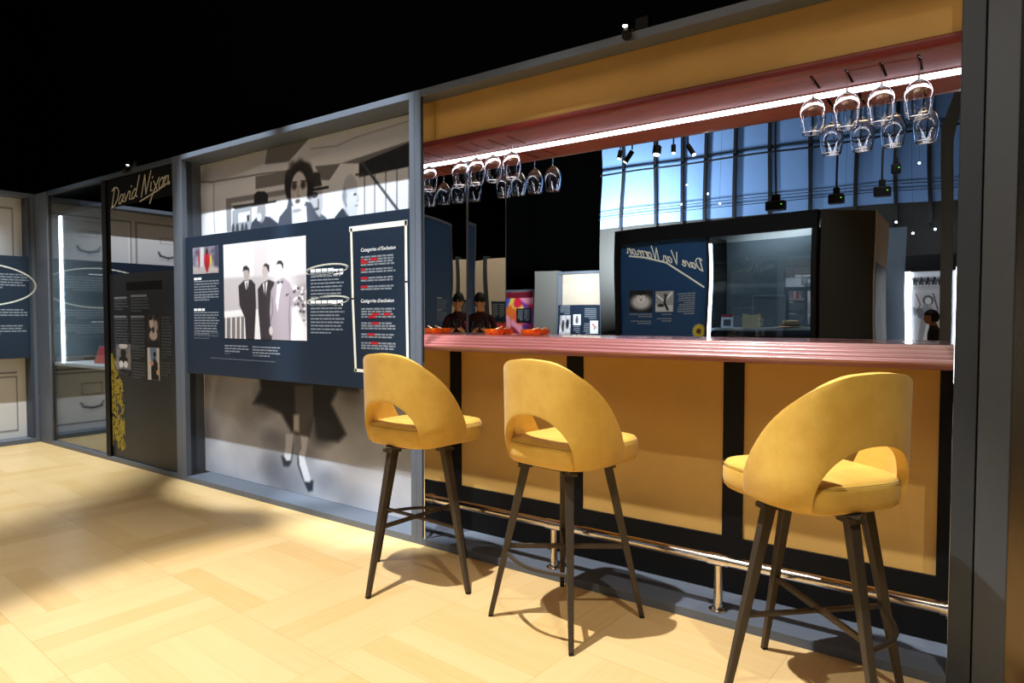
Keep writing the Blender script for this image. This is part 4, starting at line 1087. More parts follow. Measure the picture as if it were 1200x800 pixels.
def mprint(xl, xr, yt, yb, fn, parent, P_pl=None, d=.047, mode='m', pl=None, res=.012):
    pl = pl or PE
    a = pl.px(xr, yt, d, mode); e = pl.px(xl, yb, d, mode)
    ua, ub = min(a[0], e[0]), max(a[0], e[0])
    if mode == 'm': z1__, z0__ = a[1], e[1]
    else: z1__, z0__ = a[1], e[1]
    P_ = Paint(ua, ub, z0__, z1__, res); w, h = ub-ua, z1__-z0__; S = lambda u, v: (ua+u*w, z0__+v*h)
    fn(P_, S, w, h); P_.build('photo_print', parent, d, .0025)
def f_face(P_, S, w, h):
    P_.c[:] = (34,30,32); P_.ell(*S(.5,.45), w*.42, h*.34, (206,202,202), soft=.3); P_.ell(*S(.5,.62), w*.17, h*.22, (232,226,224)); P_.ell(*S(.5,.86), w*.2, h*.1, (24,22,24)); P_.ell(*S(.5,.55), w*.05, h*.06, (140,134,134))
    P_.ell(*S(.43,.66), w*.03, h*.02, (50,48,48)); P_.ell(*S(.57,.66), w*.03, h*.02, (50,48,48))
def f_dance(P_, S, w, h):
    P_.c[:] = (150,150,148); P_.poly([S(0,0), S(1,0), S(1,.35), S(0,.3)], (196,196,194)); P_.line([S(.9,.8), S(.5,.5), S(.1,.9)], h*.08, (236,236,236)); P_.line([S(.4,.8), S(.5,.45), S(.3,.1)], h*.12, (24,24,26)); P_.ell(*S(.45,.8), w*.08, h*.08, (60,56,54)); P_.ell(*S(.7,.3), w*.2, h*.08, (30,30,32))
mprint(739, 765, 338, 364, f_face, en); mprint(768, 789, 339, 364, f_dance, en)
c = m_(820, 387, .047); mb = MB().m(M_yellowprint)
for k in range(14):
    an = 2*PI*k/14; mb.ribbon([(c[0]+.03*math.cos(an), c[1]+.03*math.sin(an)), (c[0]+.085*math.cos(an), c[1]+.085*math.sin(an))], .026, .0483)
mb.m(M_brownband); mb.poly_y([(c[0]+.035*math.cos(2*PI*k/12), c[1]+.035*math.sin(2*PI*k/12)) for k in range(12)], .047, .0482)
mb.build('yellow_ornament', None, en)
# the case beside it
ec = empty('display_case', T0, th, 'wide glass display case with a hat and open book, seen in the mirror', 'display case')
zsf = 1.12
MB().box(.061, xm-.021, .02, .026, zsf-.1, 2.198).build('glass_front', M_glassfar, ec)
MB().box(.061, xm-.021, .03, .47, zsf-.03, zsf).build('shelf', M_shelf, ec)
MB().box(.061, xm-.021, .02, .05, .042, zsf-.105).build('base_panel', M_satin, ec)
MB().box(xm-.045, xm-.0215, .0, .018, .3, 2.19).build('light_tube', M_led2, ec)
mb = MB().m(M_text); a = m_(905, 397, .45)
u_a, u_b = m_(919, 350, .47)[0], m_(882, 350, .47)[0]
z_t = 1.52
mb.ribbon([(u_a, zsf+.005), (u_a, z_t), (u_b, z_t), (u_b, zsf+.005)], .02, .4705); mb.build('wire_outline', None, ec)
a = m_(953, 320, .45); e = m_(932, 320, .45); MB().box(min(a[0], e[0]), max(a[0], e[0]), .44, .45, a[1]-.03, a[1]).build('label_card', M_white, ec)
def world(pl, u, d): p = pl.o+pl.u*u+pl.v*d; return p
# hat
hu = m_(925, 392, .2)[0]; hp = world(PE, hu, .2)
hat = empty('straw_hat', (hp[0], hp[1], zsf+.0005), th, 'straw boater hat with a brown ribbon on the case shelf in the mirror', 'hat')
MB().lathe([(.0,.088),(.05,.090),(.085,.086),(.098,.074),(.102,.012),(.12,.010),(.185,.018),(.190,.014),(.185,.010),(.12,.002),(.09,.0005),(.0,.0005)], n=36).build('crown_and_brim', M_straw, hat, smooth=True, auto=40)
MB().lathe([(.1035,.012),(.1055,.013),(.1035,.036),(.1015,.036)], n=36).build('ribbon', M_brownband, hat, smooth=True)
# open book
bu = m_(881, 392, .2)[0]; bp = world(PE, bu, .22)
ob = empty('open_book', (bp[0], bp[1], zsf+.0005), th, 'open aged book standing on the case shelf in the mirror', 'book')
for s_ in (-1, 1):
    c2, s2 = math.cos(.5), math.sin(.5)*s_
    MB().add([(0,0,0),(s_*.13*c2,-.05,0),(s_*.13*c2,-.05,.17),(0,0,.15),(0,.012,0),(s_*.13*c2,-.038,0),(s_*.13*c2,-.038,.17),(0,.012,.15)], [(0,1,2,3),(4,7,6,5),(0,4,5,1),(1,5,6,2),(2,6,7,3),(3,7,4,0)]).build('page_block', M_paper, ob)
# magazine
gu = m_(853, 392, .2)[0]; gp = world(PE, gu, .18)
mg = empty('magazine', (gp[0], gp[1], zsf+.0005), th, 'small magazine with a red band standing in the case in the mirror', 'magazine')
mb = MB().m(M_white).box(-.08,.08,0,.006,0,.16); mb.m(M_red).box(-.08,.08,-.0006,0,.125,.16); mb.m(M_textdim).box(-.05,.05,-.0006,0,.02,.1); mb.build('cover', None, mg)

# end block and angled walls at its side
def slab_px(name, pxa, pxb, dy_a, dy_b, m__, lab, cat, h=2.47, mode='m', thick=.08, za=0.0):
    """upright slab between two surveyed points"""
    A_, B_ = np.array(dy_a), np.array(dy_b)
    L = math.hypot(*(B_-A_)); t_ = math.atan2(B_[1]-A_[1], B_[0]-A_[0])
    r = empty(name, (A_[0], A_[1], 0), t_, lab, cat)
    MB().box(0, L, 0, thick, za, h).build('panel', m__, r)
    return r, Plane(A_[0], A_[1], t_), L
A_ = onZ(1026, 248, 2.47, 'm')[:2]; B_ = (e1[0]+.03, e1[1]-.02)
M_dimgrey = mat('dark_warm_grey_paint', (52,50,44), .7)
blk, PL2, L2 = slab_px('partition_wall', 0, 0, (A_[0]-.0, A_[1]), (B_[0], B_[1]-.05), M_dimgrey, 'plain dark grey partition end beside the exhibit case in the mirror', 'partition', thick=.03)
A2_ = onZ(1041, 264, 2.47, 'm')[:2]
M_purple = mat('purple_poster_print', (58,46,64), .5, vary=.5, scale=6)
sl, PL3, L3 = slab_px('poster_wall', 0, 0, (A2_[0], A2_[1]), (A_[0]+.01, A_[1]-.01), M_beige, 'narrow side wall with a purple poster, seen edge-on in the mirror', 'partition', thick=.05)
MB().box(.1, L3-.1, -.004, -.0005, .5, 1.9).build('poster', M_purple, sl)
# slate wall behind it
sw0 = onY(1034, 280, -6.5, 'm'); sw1 = onY(1061, 280, -6.5, 'm')
sl2 = empty('partition_wall', (sw1[0], -6.5, 0), PI, 'slate blue wall panel left of the lit comic poster in the mirror', 'partition')
MB().box(0, sw1[0]-sw0[0], 0, .06, 0, onY(1050, 268, -6.5, 'm')[2]).build('panel', mat('slate_blue_paint', (38,48,58), .6), sl2)
# pale comic poster in a lit case
cY = -6.2
pa = onY(1126, 300, cY, 'm'); PK = Plane(pa[0], cY, PI)
def k_(x, y, d=0.0): return PK.px(x, y, d, 'm')
ck = empty('poster_case', (pa[0], cY, 0), PI, 'lit case holding a black and white comic poster, right end of the mirror', 'poster case')
ku0, ku1 = k_(1124, 300)[0], k_(1061, 300)[0]
zt2 = k_(1080, 318)[1]; zt3 = k_(1080, 300)[1]; zc0 = .3
MB().box(ku0, ku1, -.02, .3, zt2, zt3).build('canopy', M_black, ck)
MB().box(ku1-.075, ku1, -.02, .0, zc0, zt2-.002).build('light_tube', M_led2, ck)
MB().box(ku0, ku0+.05, -.02, .0, zc0, zt2-.002).build('light_tube', M_led2, ck)  # added glowing strip standing in for a bright upright reflection
MB().box(ku0, ku1, .02, .3, 0, zc0-.002).build('plinth', M_satin, ck)
Pk = Paint(ku0+.06, ku1-.085, zc0, zt2-.004, .012, (196,198,206)); w, h = ku1-ku0-.145, zt2-.004-zc0
S = lambda u, v: (ku0+.06+u*w, zc0+v*h)
for i in range(9):
    x_ = .30+i*.075; Pk.line([S(x_, .875), S(x_+.03, .95), S(x_+.05, .885), S(x_+.07, .94)], .014, (30,30,36))
Pk.line([S(.28,.86), S(.97,.86)], .01, (90,92,98)); Pk.line([S(.28,.1), S(.28,.845), S(.97,.845), S(.97,.1)], .008, (60,62,68))
Pk.ell(*S(.62,.74), w*.12, h*.045, (60,62,70)); Pk.ell(*S(.62,.735), w*.08, h*.035, (222,224,230)); Pk.poly([S(.45,.3), S(.52,.68), S(.74,.70), S(.9,.3)], (150,154,166)); Pk.poly([S(.55,.32), S(.6,.66), S(.78,.3)], (226,228,234))
Pk.line([S(.5,.80), S(.4,.66), S(.46,.5)], .016, (44,46,52)); Pk.ell(*S(.8,.62), w*.08, h*.05, (110,114,126)); Pk.line([S(.9,.8), S(.8,.7), S(.93,.6)], .012, (44,46,52)); Pk.poly([S(.86,.66), S(.97,.6), S(.97,.68)], (120,124,136)); Pk.ell(*S(.62,.56), w*.03, h*.012, (60,62,70))
Pk.build('poster', ck, .0, .01)
# slim upright with a sloping top, far right of the mirror
fa = onY(1108, 300, -1.6, 'm')
fr = empty('partition_frame', (fa[0], -1.6, 0), PI, 'slim blue-grey upright with a sloping top, right end of the mirror', 'partition')
MB().poly_y([(-.05,0),(.05,0),(.05,3.05),(-.14,3.72),(-.18,3.72),(-.05,2.95)], 0, .05).build('panel', M_frame, fr)

# far bay with photographs (seen between the black wall and the blue wall)
f0 = onZ(703, 325, 2.47, 'm'); f1 = onZ(652, 317, 2.47, 'm')
f0 = np.array([-9.55, -9.8]); f1 = np.array([f1[0], f1[1]])
thf = math.atan2(f1[1]-f0[1], f1[0]-f0[0])
# the wall is looked at from +X: local x from f1 to f0
fo = onY(652, 317, -8.0, 'm'); PFb = Plane(fo[0]+.0, -8.0, PI)
def fb(x, y, d=0.0): return PFb.px(x, y, d, 'm')
hz = fb(660, 318)[1]
far = empty('exhibit_stand', (fo[0], -8.0, 0), PI, 'distant grey exhibit bay with a navy board of photographs, seen in the mirror', 'exhibit booth')
ua, ub = fb(652, 350)[0], fb(703, 350)[0]      # on a wall turned towards +Y pixel x grows as u falls
ulo, uhi = min(ua, ub), max(ua, ub)
hzt = hz
MB().box(ulo, uhi, .0, .25, hzt-.06, hzt).build('header', M_frame, far)
MB().box(ulo-.08, ulo, -.01, .25, 0, hzt).build('post', M_frame, far); MB().box(uhi, uhi+.04, -.01, .25, 0, hzt).build('post', M_frame, far)
MB().box(ulo, uhi, .2, .22, 0, hzt-.061).build('printed_back', M_beige, far)
zbt = fb(678, 357)[1]
MB().box(ulo+.001, uhi-.001, .0, .03, .3, zbt).build('board_panel', M_navy, far)
def f_crowd(P_, S, w, h):
    P_.c[:] = (190,186,188); P_.cloud(26, 4, 8); P_.ell(*S(.3,.6), w*.14, h*.25, (40,38,42)); P_.ell(*S(.7,.5), w*.12, h*.3, (60,56,60)); P_.ell(*S(.3,.88), w*.08, h*.08, (210,200,196)); P_.ell(*S(.7,.85), w*.08, h*.08, (214,204,200))
def f_fig(P_, S, w, h):
    P_.c[:] = (226,226,228); P_.ell(*S(.5,.45), w*.2, h*.3, (90,88,94)); P_.ell(*S(.5,.8), w*.12, h*.1, (50,48,50))
def f_red(P_, S, w, h):
    P_.c[:] = (236,236,236); P_.line([S(.3,.5), S(.5,.6), S(.7,.75)], h*.09, (196,30,36)); P_.ell(*S(.45,.4), w*.1, h*.1, (140,136,140))
mprint(652+2, 667, 369, 392, f_crowd, far, d=-.003, pl=PFb, res=.02); mprint(670, 679, 368, 380, f_fig, far, d=-.003, pl=PFb, res=.02); mprint(690, 700, 375, 390, f_red, far, d=-.003, pl=PFb, res=.02)
mb = MB()
for (xl, xr, yt, n) in ((654,666,358,5), (682,698,361,6), (670,678,381,4), (682,689,378,6)):
    a = fb(xr, yt, -.001); e = fb(xl, yt, -.001); mb.m(M_text); textbars(mb, min(a[0], e[0]), max(a[0], e[0]), a[1], n, .045, .022, -.002, n)
mb.build_split('printed_text', far)
# its plain side wall
sw = empty('partition_wall', (fo[0]-0, -8.0, 0), PI, 'plain grey side wall beside the distant exhibit bay in the mirror', 'partition')
us = fb(627, 350)[0]; usl, ush = min(us, uhi+.041), max(us, uhi+.041)
M_sidegrey = mat('plain_grey_side', (104,102,96), .8)
MB().box(uhi+.041, max(us, uhi+.5), .0, .2, 0, hzt+.03).build('panel', M_sidegrey, sw)
# colourful poster wall
py_ = -8.4; PQ = Plane(fo[0], py_, PI)
va = PQ.px(626, 350, 0, 'm')[0]; vb = PQ.px(588, 350, 0, 'm')[0]; vlo, vhi = min(va, vb), max(va, vb); ztp = PQ.px(600, 341, 0, 'm')[1]
pw = empty('poster_board', (fo[0], py_, 0), PI, 'colourful red, orange and purple poster board seen in the mirror', 'poster')
Pq = Paint(vlo, vhi, .1, ztp, .03, (200,60,90)); cols = [(226,110,40),(120,60,160),(220,40,60),(240,200,90),(60,80,170),(236,150,170),(150,40,60),(90,50,130),(230,90,60)]
for i in range(60):
    Pq.ell(vlo+rng.random()*(vhi-vlo), .1+rng.random()*(ztp-.1), .08+.16*rng.random(), .12+.3*rng.random(), cols[rng.integers(len(cols))], soft=.15, ang=rng.random()*3)
Pq.poly([(vlo, ztp-.16), (vhi, ztp-.16), (vhi, ztp), (vlo, ztp)], (110,24,40))
Pq.build('print', pw, .0, .02)
MB().box(vlo, vhi, -.02, .06, ztp+.001, ztp+.05).build('top_rail', M_frame, pw)
pc = PQ.px(616, 367, 0, 'm'); mb = MB().m(M_char).box(pc[0]-.22, pc[0]+.22, -.022, -.001, pc[1]-.2, pc[1]+.16)
mb.m(M_text); textbars(mb, pc[0]-.19, pc[0]-.02, pc[1]+.12, 7, .04, .018, -.0228, 3); textbars(mb, pc[0]+.02, pc[0]+.19, pc[1]+.12, 7, .04, .018, -.0228, 4)
mb.build('text_plate', None, pw)

# corner reflections: beige stand and navy stand behind and to the right of the viewer
cYb = -4.4; PG = Plane(3.0, cYb, PI)
def g_(x, y, d=0.0): return PG.px(x-12, y, d, 'mm')
g0, g1 = g_(590, 300)[0], g_(566, 300)[0]; g2 = g_(530, 300)[0]
zg = g_(577, 303)[1]
glo, ghi = min(g0, g2), max(g0, g2)
gs = empty('exhibit_stand', (3.0, cYb, 0), PI, 'beige stand with a navy text board, seen in the corner of the mirrors', 'exhibit booth')
MB().box(min(g0, g1), max(g0, g1), .0, .08, 0, zg).build('beige_panel', M_beige, gs)
MB().box(min(g1, g2), max(g1, g2), .1, .18, 0, zg).build('beige_panel', M_beige, gs)
MB().box(g1-.05, g1+.05, -.03, .12, 0, zg+.06).build('post', M_postdark, gs)
a = g_(572, 353, 0); e = g_(588, 376, 0); MB().box(min(a[0], e[0]), max(a[0], e[0]), -.02, -.001, e[1], a[1]).build('text_board', M_navy, gs)
mb = MB().m(M_text); lo = min(a[0], e[0]); hi = max(a[0], e[0]); textbars(mb, lo+.03, (lo+hi)/2-.01, a[1]-.05, 9, .03, .014, -.021, 3); textbars(mb, (lo+hi)/2+.01, hi-.03, a[1]-.05, 9, .03, .014, -.021, 4); mb.build_split('printed_text', gs)
a = g_(572, 378, 0); e = g_(588, 387, 0); MB().box(min(a[0], e[0]), max(a[0], e[0]), -.02, -.001, e[1], a[1]).build('red_strip', mat('dull_red_print', (196,60,70), .6), gs)
# navy stand close to the viewer's right
n0 = onZ(510, 252, 2.47, 'mm')[:2]; n1 = onZ(541, 262, 2.47, 'mm')[:2]
dv = (n0-n1)/np.linalg.norm(n0-n1)
tn = math.atan2(-(n0-n1)[1], -(n0-n1)[0])
PN = Plane(n0[0]+dv[0]*.12, n0[1]+dv[1]*.12, tn); LN = np.linalg.norm(n0-n1)+.12
ns = empty('name_panel', (PN.o[0], PN.o[1], 0), tn, 'navy text stand seen at the left end of the side mirror', 'exhibit panel')
MB().box(0, LN, .0, .04, 0, 2.44).build('panel_board', M_navy2, ns)
MB().box(0, LN, -.01, .05, 2.4405, 2.47).build('header', M_frame, ns)
MB().box(LN+.0005, LN+.03, -.01, .05, 0, 2.47).build('post', M_frame, ns)
mb = MB()
mb.m(M_white); textbars(mb, LN-.42, LN-.3, 1.50, 1, .02, .012, -.001, 2, 1.0); mb.m(M_text); textbars(mb, LN-.42, LN-.12, 1.475, 9, .016, .008, -.001, 3); mb.m(M_white); textbars(mb, LN-.42, LN-.3, 1.37-.02, 1, .02, .012, -.001, 2, 1.0); mb.m(M_text); textbars(mb, LN-.42, LN-.12, 1.325, 8, .016, .008, -.001, 5)
mb.build_split('printed_text', ns)

# tall blue wall with dark mullions at the far end of the hall
BY = -7.0
pB0 = onY(704, 262, BY, 'm'); pB1 = onY(1128, 262, BY, 'm')
M_blue = mat('blue_wall_panel', (104,138,184), .55, vary=.04, scale=1.5)
wx0, wx1 = pB0[0], pB1[0]+1.2
zb0 = onY(760, 263, BY, 'm')[2]; zb1 = onY(1100, 255, BY, 'm')[2]
bw = empty('blue_screen_wall', (wx0, BY, 0), 0, 'tall blue wall panels with dark mullions, seen across the mirror', 'wall panel')
W_ = wx1-wx0
nb = 9; prev = 0.0
xs = [730, 768, 800, 828, 862, 903, 950, 1003, 1050, 1090]
xw = [onY(x, 220, BY, 'm')[0]-wx0 for x in xs]
edges = [0.0]+xw+[W_]
for a_, c__ in zip(edges[:-1], edges[1:]):
    if c__-a_ > .02: MB().add([(a_+.004, -.02, zb0-.02), (c__-.004, -.02, zb0-.02), (c__-.004, .0, zb0-.02), (a_+.004, .0, zb0-.02), (a_+.004, -.02, 6.9), (c__-.004, -.02, 6.9), (c__-.004, 0, 6.9), (a_+.004, 0, 6.9)], [(0,3,2,1),(4,5,6,7),(0,1,5,4),(1,2,6,5),(2,3,7,6),(3,0,4,7)]).build('blue_panel', M_blue, bw)
for x in xw: MB().box(x-.028, x+.028, .001, .07, zb0-.4, 6.9).build('mullion', M_wire, bw)
mb = MB(); zc_ = onY(830, 190, BY, 'm')[2]; mb.box(0, W_, .071, .10, zc_, zc_+.035); mb.build('cross_rail', M_wire, bw)
mb = MB(); 
for yy in (233, 240): z_ = onY(900, yy, BY, 'm')[2]; mb.box(0, W_, .071, .085, z_, z_+.012)
mb.build('thin_cable', M_wire, bw)
MB().box(0, W_, -.3, .0, .0, zb0-.021).build('dark_base_wall', mat('dark_olive_base', (34,34,31), .8), bw)
# small lamps in front of the blue wall
mb = None
for i, (x, y) in enumerate(((805,218),(845,240),(798,241),(831,229),(1000,262),(1079,152+40),(1049,262),(990,268),(1068,275),(1094,270))):
    p = onY(x, y, -6.4, 'm'); o = MB().lathe([(0,-.018),(.012,-.013),(.018,0),(.012,.013),(0,.018)], n=10).build('pinpoint_lamp', M_bulb, smooth=True); o.location = p
    tag(o, 'tiny white point of light in front of the blue wall in the mirror', 'lamp', 'pinpoint lamps before the blue wall')
    MB().tube((0,0,.0185), (0,0,7.0-p[2]-.001), .002, n=5).build('hanging_wire', M_wire, o)
# track spotlights and hanging speakers seen in the mirror
def track_spot(p, dirv, lab, r=.05, L=.2, grp='black spotlights on the lighting track'):
    root = empty('track_spotlight', p, 0, lab, 'spotlight', grp)
    d = Vector(dirv).normalized()
    hd = MB().tube((0,0,0), d*L, r, n=16).build('lamp_barrel', M_satin, root, smooth=True)
    MB().tube(d*(L+.0005), d*(L+.006), r*.8, n=16).build('lens', M_lamp, hd, smooth=True)
    MB().tube((0,0,r*.6), (0,0,7.0-p[2]-.001), .012, n=8).build('drop_rod', M_wire, root)
for i, (x, y, dx, r) in enumerate(((726,176,.1,.034), (740,176,.55,.038), (770,170,0,.062), (789,168,-.1,.034), (806,168,-.6,.036))):
    p = onY(x, y, -3.2, 'm')
    track_spot(tuple(p), (-dx, .25, -.9), ('black track spotlight with a lit lens, leftmost seen in the mirror', 'slim black track spotlight tilted to the right, second from left in the mirror', 'largest black track spotlight, pointing straight down in the mirror', 'short black track spotlight just right of the largest one in the mirror', 'slim black track spotlight tilted to the left, rightmost in the mirror')[i], r=r, L=.13 if i != 1 and i != 4 else .2)
M_greenled = mat('green_indicator', (120,230,60), .5, emit=(120,230,60), estr=3)
for i, (x, y) in enumerate(((909,241),(980,233),(1034,224),(1051,197))):
    p = onY(x, y, -5.2, 'm')
    root = empty('hanging_speaker', tuple(p), 0, ('black boxy unit hanging on a rod before the blue wall, left one in the mirror', 'black boxy unit hanging before the blue wall, second in the mirror', 'black boxy unit hanging before the blue wall, third in the mirror', 'small black boxy unit hanging highest and farthest right in the mirror')[i], 'speaker', 'boxy units hanging in the hall')
    k_s = (1, .75, .75, .42)[i]; bd_ = MB().box(-.15*k_s,.15*k_s,-.08*k_s,.08*k_s,-.10,.05).build('housing', M_satin, root, bevel=.02)
    MB().box(-.06*k_s,.06*k_s,-.05*k_s,.05*k_s,.051,.15).build('yoke', M_satin, root, bevel=.01)
    MB().lathe([(0,0),(.012,.004),(0,.01)], (.1*k_s,.081*k_s,-.02), 8).build('indicator', M_greenled, bd_)
    MB().tube((0,0,.1505), (0,0,7.0-p[2]-.001), .016, n=8).build('drop_rod', M_wire, root)

# ------------------------------------------------------------------ people
def person(name, loc, rz, scale, label, hands_up, top_m):
    """one continuous body: skinned limbs, shaped head and five-fingered hands fused into one surface. faces local +y"""
    root = empty(name, loc, rz, label, 'person')
    V, E, R = [], [], []
    def j(p, r, prev=None):
        V.append(p); R.append(r)
        if prev is not None: E.append((prev, len(V)-1))
        return len(V)-1
    pel = j((0,0,.93), .125); wa = j((0,.0,1.06), .108, pel); ch = j((0,.01,1.24), .128, wa); ub = j((0,.0,1.38), .085, ch)
    nk = j((0,.015,1.45), .055, ub); hd = j((0,.035,1.52), .055, nk)
    tips = []
    for s in (-1, 1):
        h = j((s*.085,0,.88), .09, pel); k = j((s*.10,.02,.49), .056, h); a = j((s*.11,-.01,.09), .036, k); t = j((s*.125,.15,.035), .032, a)
        sh = j((s*.155,0,1.38), .056, ub)
        if hands_up:
            el = j((s*.21,.02,1.13), .040, sh); wr = j((s*.085,.235,1.20), .026, el); pa = j((s*.062,.28,1.225), .024, wr); fdir = (-s*.25, .55, .25)
        else:
            el = j((s*.20,-.02,1.12), .040, sh); wr = j((s*.21,.05,.90), .026, el); pa = j((s*.21,.07,.83), .026, wr); fdir = (0, .2, -.95)
        tips.append((V[pa], fdir, s, pa))
        for f in range(4):
            off = (f-1.5)*.019; L = (.062, .072, .068, .052)[f]
            d = Vector(fdir).normalized(); sd = Vector((0,0,1)) if hands_up else Vector((0,1,0))
            b0 = Vector(V[pa])+sd*off+d*.03; b1 = b0+d*L*.55; b2 = b1+(d+Vector((-s*.9,0,0))).normalized()*L*.5
            x = j(tuple(b0), .0105, pa); x = j(tuple(b1), .0092, x); x = j(tuple(b2), .008, x)
        d = Vector(fdir).normalized(); b0 = Vector(V[pa])+Vector((-s*.02, -.005, .03 if hands_up else -.01)); x = j(tuple(b0), .012, pa); j(tuple(b0+d*.035+Vector((-s*.012,0,.012))), .009, x)
    me = bpy.data.meshes.new('body'); me.from_pydata(V, E, []); o = bpy.data.objects.new('body', me); COL.objects.link(o)
    sk = o.modifiers.new('skin', 'SKIN'); sk.use_smooth_shade = True
    for i, r in enumerate(R): me.skin_vertices[0].data[i].radius = (r*(1.15 if i in (pel, wa, ch) else 1), r*(.8 if i in (pel, wa, ch, ub) else 1))
    me.skin_vertices[0].data[0].use_root = True
    ss = o.modifiers.new('s', 'SUBSURF'); ss.levels = 2; ss.render_levels = 2
    dg = bpy.context.evaluated_depsgraph_get(); m1 = bpy.data.meshes.new_from_object(o.evaluated_get(dg)); bpy.data.objects.remove(o)
    bm = bmesh.new(); bm.from_mesh(m1)
    def ball(c, rx, ry, rz_, tilt=0.0):
        res = bmesh.ops.create_uvsphere(bm, u_segments=20, v_segments=14, radius=1)
        M = Matrix.Translation(c) @ Matrix.Rotation(tilt, 4, 'X') @ Matrix.Diagonal((rx, ry, rz_, 1))
        bmesh.ops.transform(bm, matrix=M, verts=res['verts'])
    tl = -.35 if hands_up else 0
    ball((0,.05,1.585), .074, .092, .108, tl); ball((0,.085,1.535), .052, .06, .06, tl)          # skull, jaw
    ball((0,.148,1.57), .012, .018, .026, tl)                                                    # nose
    ball((0,.138,1.533), .024, .012, .008, tl)                                                   # mouth
    for s in (-1, 1): ball((s*.076,.045,1.575), .010, .018, .030, tl); ball((s*.03,.130,1.602), .017, .01, .009, tl)
    bm.to_mesh(m1); bm.free()
    o = bpy.data.objects.new('tmp_body', m1); COL.objects.link(o)
    rm = o.modifiers.new('r', 'REMESH'); rm.mode = 'VOXEL'; rm.voxel_size = .0085; rm.use_smooth_shade = True
    sm = o.modifiers.new('s', 'SMOOTH'); sm.factor = .5; sm.iterations = 3
    dg = bpy.context.evaluated_depsgraph_get(); m2 = bpy.data.meshes.new_from_object(o.evaluated_get(dg)); bpy.data.objects.remove(o)
    m2.name = 'body'; m2.materials.clear()
    for mm in (M_skin, top_m, M_blackcloth): m2.materials.append(mm)
    mi = []
    for p in m2.polygons:
        c = p.center; k = 1
        if c.z > 1.455: k = 0
        elif c.z < .93 and abs(c.x) < .17: k = 2
        elif hands_up and c.y > .225: k = 0
        elif (not hands_up) and abs(c.x) > .165 and c.z < .90: k = 0
        mi.append(k)
    m2.polygons.foreach_set('material_index', mi); m2.polygons.foreach_set('use_smooth', [True]*len(m2.polygons))
    body = bpy.data.objects.new('body', m2); COL.objects.link(body); body.parent = root
    # hair: cap over the skull, longer at the back
    bm = bmesh.new(); bmesh.ops.create_uvsphere(bm, u_segments=28, v_segments=20, radius=1)
    bmesh.ops.delete(bm, geom=[v for v in bm.verts if (v.co.y > .35 and v.co.z < .12) or v.co.z < -.72], context='VERTS')
    bmesh.ops.transform(bm, matrix=Matrix.Translation((0,.042,1.597)) @ Matrix.Rotation(tl, 4, 'X') @ Matrix.Diagonal((.092,.112,.116,1)), verts=bm.verts)
    hm = bpy.data.meshes.new('hair'); bm.to_mesh(hm); bm.free(); hm.materials.append(M_hair); hm.polygons.foreach_set('use_smooth', [True]*len(hm.polygons))
    ho = bpy.data.objects.new('hair', hm); COL.objects.link(ho); ho.parent = root; sd = ho.modifiers.new('s', 'SOLIDIFY'); sd.thickness = .012
    root.scale = (scale,)*3
    return root
back = Vector((math.sin(YAW), -math.cos(YAW), 0))
pp_ = back*.365
PS = .905
person('person', (pp_.x, pp_.y, 0), YAW, PS, 'person in a dark maroon top looking down at a black camera held in both hands', True, M_maroon)
cm = back*.055
cam_o = empty('camera', (cm.x, cm.y, 1.218-.05), YAW, 'black photo camera held in both hands of the photographer', 'camera')
MB().box(-.052,.052,-.035,.012,-.045,.05).build('camera_body', M_cam, cam_o, bevel=.006)
MB().tube((0,.0125,0), (0,.032,0), .032, n=24).build('lens_barrel', M_cam, cam_o, smooth=True)
MB().tube((0,.0322,0), (0,.034,0), .026, n=24).build('front_glass', M_lens, cam_o, smooth=True)
MB().box(-.022,.022,-.03,.008,.0505,.065).build('viewfinder_hump', M_cam, cam_o, bevel=.004)
v2 = onY(1093, 372, -4.0, 'm')
person('person', (v2[0], -4.0, 0), 1.3, .80, 'small person with black hair standing beside the comic poster in the mirror', False, M_blackcloth)

# ================================================================== LIGHT
def spot(name, loc, target, watts, ang, blend=.4, col=(1,1,1), r=.03):
    L = bpy.data.lights.new(name, 'SPOT'); L.energy = watts; L.spot_size = math.radians(ang); L.spot_blend = blend; L.color = col; L.shadow_soft_size = r
    o = bpy.data.objects.new(name, L); COL.objects.link(o); o.location = loc
    o.rotation_euler = (Vector(target)-Vector(loc)).to_track_quat('-Z', 'Y').to_euler(); return o
def area(name, loc, target, watts, sx, sy, col=(1,1,1)):
    L = bpy.data.lights.new(name, 'AREA'); L.shape = 'RECTANGLE'; L.size = sx; L.size_y = sy; L.energy = watts; L.color = col
    o = bpy.data.objects.new(name, L); COL.objects.link(o); o.location = loc
    o.rotation_euler = (Vector(target)-Vector(loc)).to_track_quat('-Z', 'Y').to_euler(); return o
COOL = (.84, .92, 1.0); NEUT = (.96, .97, 1.0); WARM = (1, .86, .68)
spot('bar_spot', (-2.0, 1.15, 5.3), (-1.5, 1.62, 0), 1650, 46, .3, (.95,.97,1))
spot('mural_spot', (-4.35, 1.25, 5.25), (-4.35, 2.82, 1.45), 1900, 24, .45, COOL)
spot('mural_spot', (-3.1, 1.25, 5.25), (-3.1, 2.82, 1.45), 1900, 24, .45, COOL)
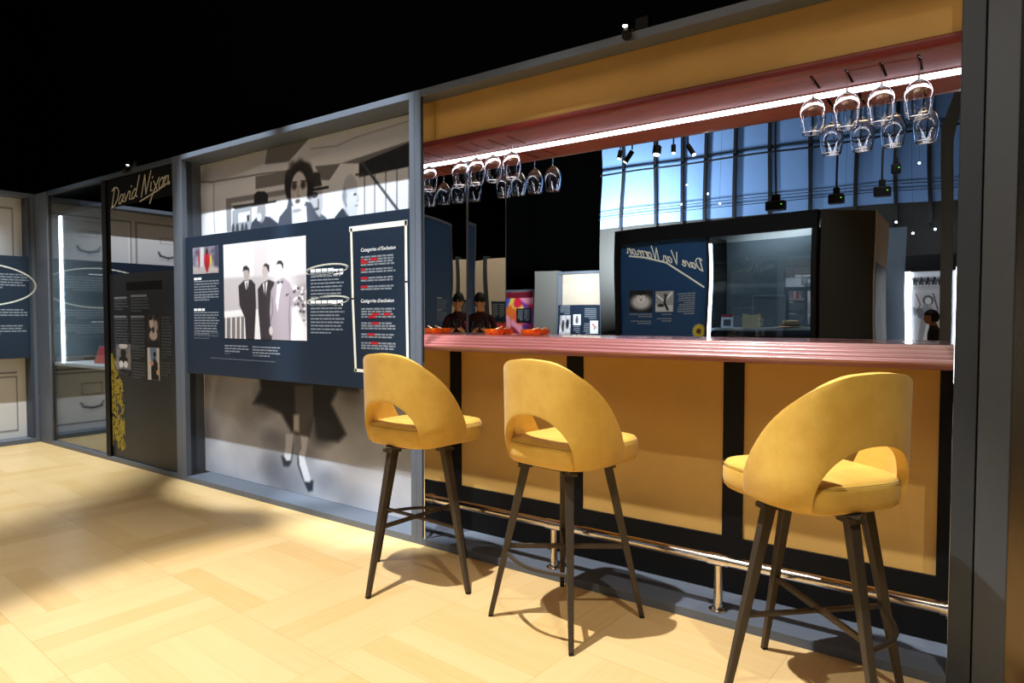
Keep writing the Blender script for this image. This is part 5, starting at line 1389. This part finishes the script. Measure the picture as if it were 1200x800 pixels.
spot('cabinet_spot', (-6.25, 1.9, 5.25), (-7.0, 1.0, .2), 1700, 55, .5, COOL)
spot('floor_spot', (-3.4, -.5, 5.3), (-3.4, .4, 0), 600, 48, .9, NEUT)
spot('hall_spot', (-2.6, .2, 5.3), (-2.9, -2.3, 1.4), 500, 50, .5, COOL)
spot('hall_spot', (-7.5, -5.2, 5.3), (-9.6, -8.2, 1.2), 350, 60, .5, COOL)
spot('hall_spot', (2.4, -2.2, 5.3), (3.3, -4.4, 1.4), 620, 60, .5, WARM)
spot('hall_spot', (-.6, -3.6, 5.3), (-.8, -6.2, 1.4), 300, 50, .5, COOL)
spot('bar_spot', (.7, .3, 5.3), (-.45, 2.3, .5), 420, 36, .6, (1,.97,.92))
area('hall_fill', (-2.0, -2.0, 6.6), (-2.6, 1.6, 0), 160, 5.0, 3.0, (1,.80,.60))  # broad overhead fill, added to lift the shade and warm it
area('blue_wall_wash', (-6.3, -5.6, 2.2), (-6.8, -7.0, 3.9), 620, 1.2, .4, (.85,.93,1))
area('blue_wall_wash', (-3.0, -5.4, 2.2), (-3.0, -7.0, 4.4), 50, 5.0, .4, (.8,.9,1))
fl = world(PE, .65, .26); area('case_fill', (fl[0], fl[1], 2.40), (fl[0], fl[1], 1.0), 14, .9, .2, (.92,.97,1))  # unseen area light added behind the header to brighten the case
w = bpy.data.worlds.new('hall_dark'); scene.world = w; w.use_nodes = True
w.node_tree.nodes['Background'].inputs[0].default_value = (.004,.005,.006,1); w.node_tree.nodes['Background'].inputs[1].default_value = 1

# ================================================================== CAMERA
cd = bpy.data.cameras.new('view'); cd.lens = F/1200*36; cd.sensor_width = 36; cd.sensor_fit = 'HORIZONTAL'; cd.clip_start = .02
co = bpy.data.objects.new('view', cd); COL.objects.link(co); co.location = (0, 0, H); co.rotation_euler = (PI/2-PIT, 0, YAW)
scene.camera = co
vs = scene.view_settings; vs.view_transform = 'Standard'; vs.look = 'None'; vs.gamma = 1; vs.use_curve_mapping = False; vs.exposure = 0.0
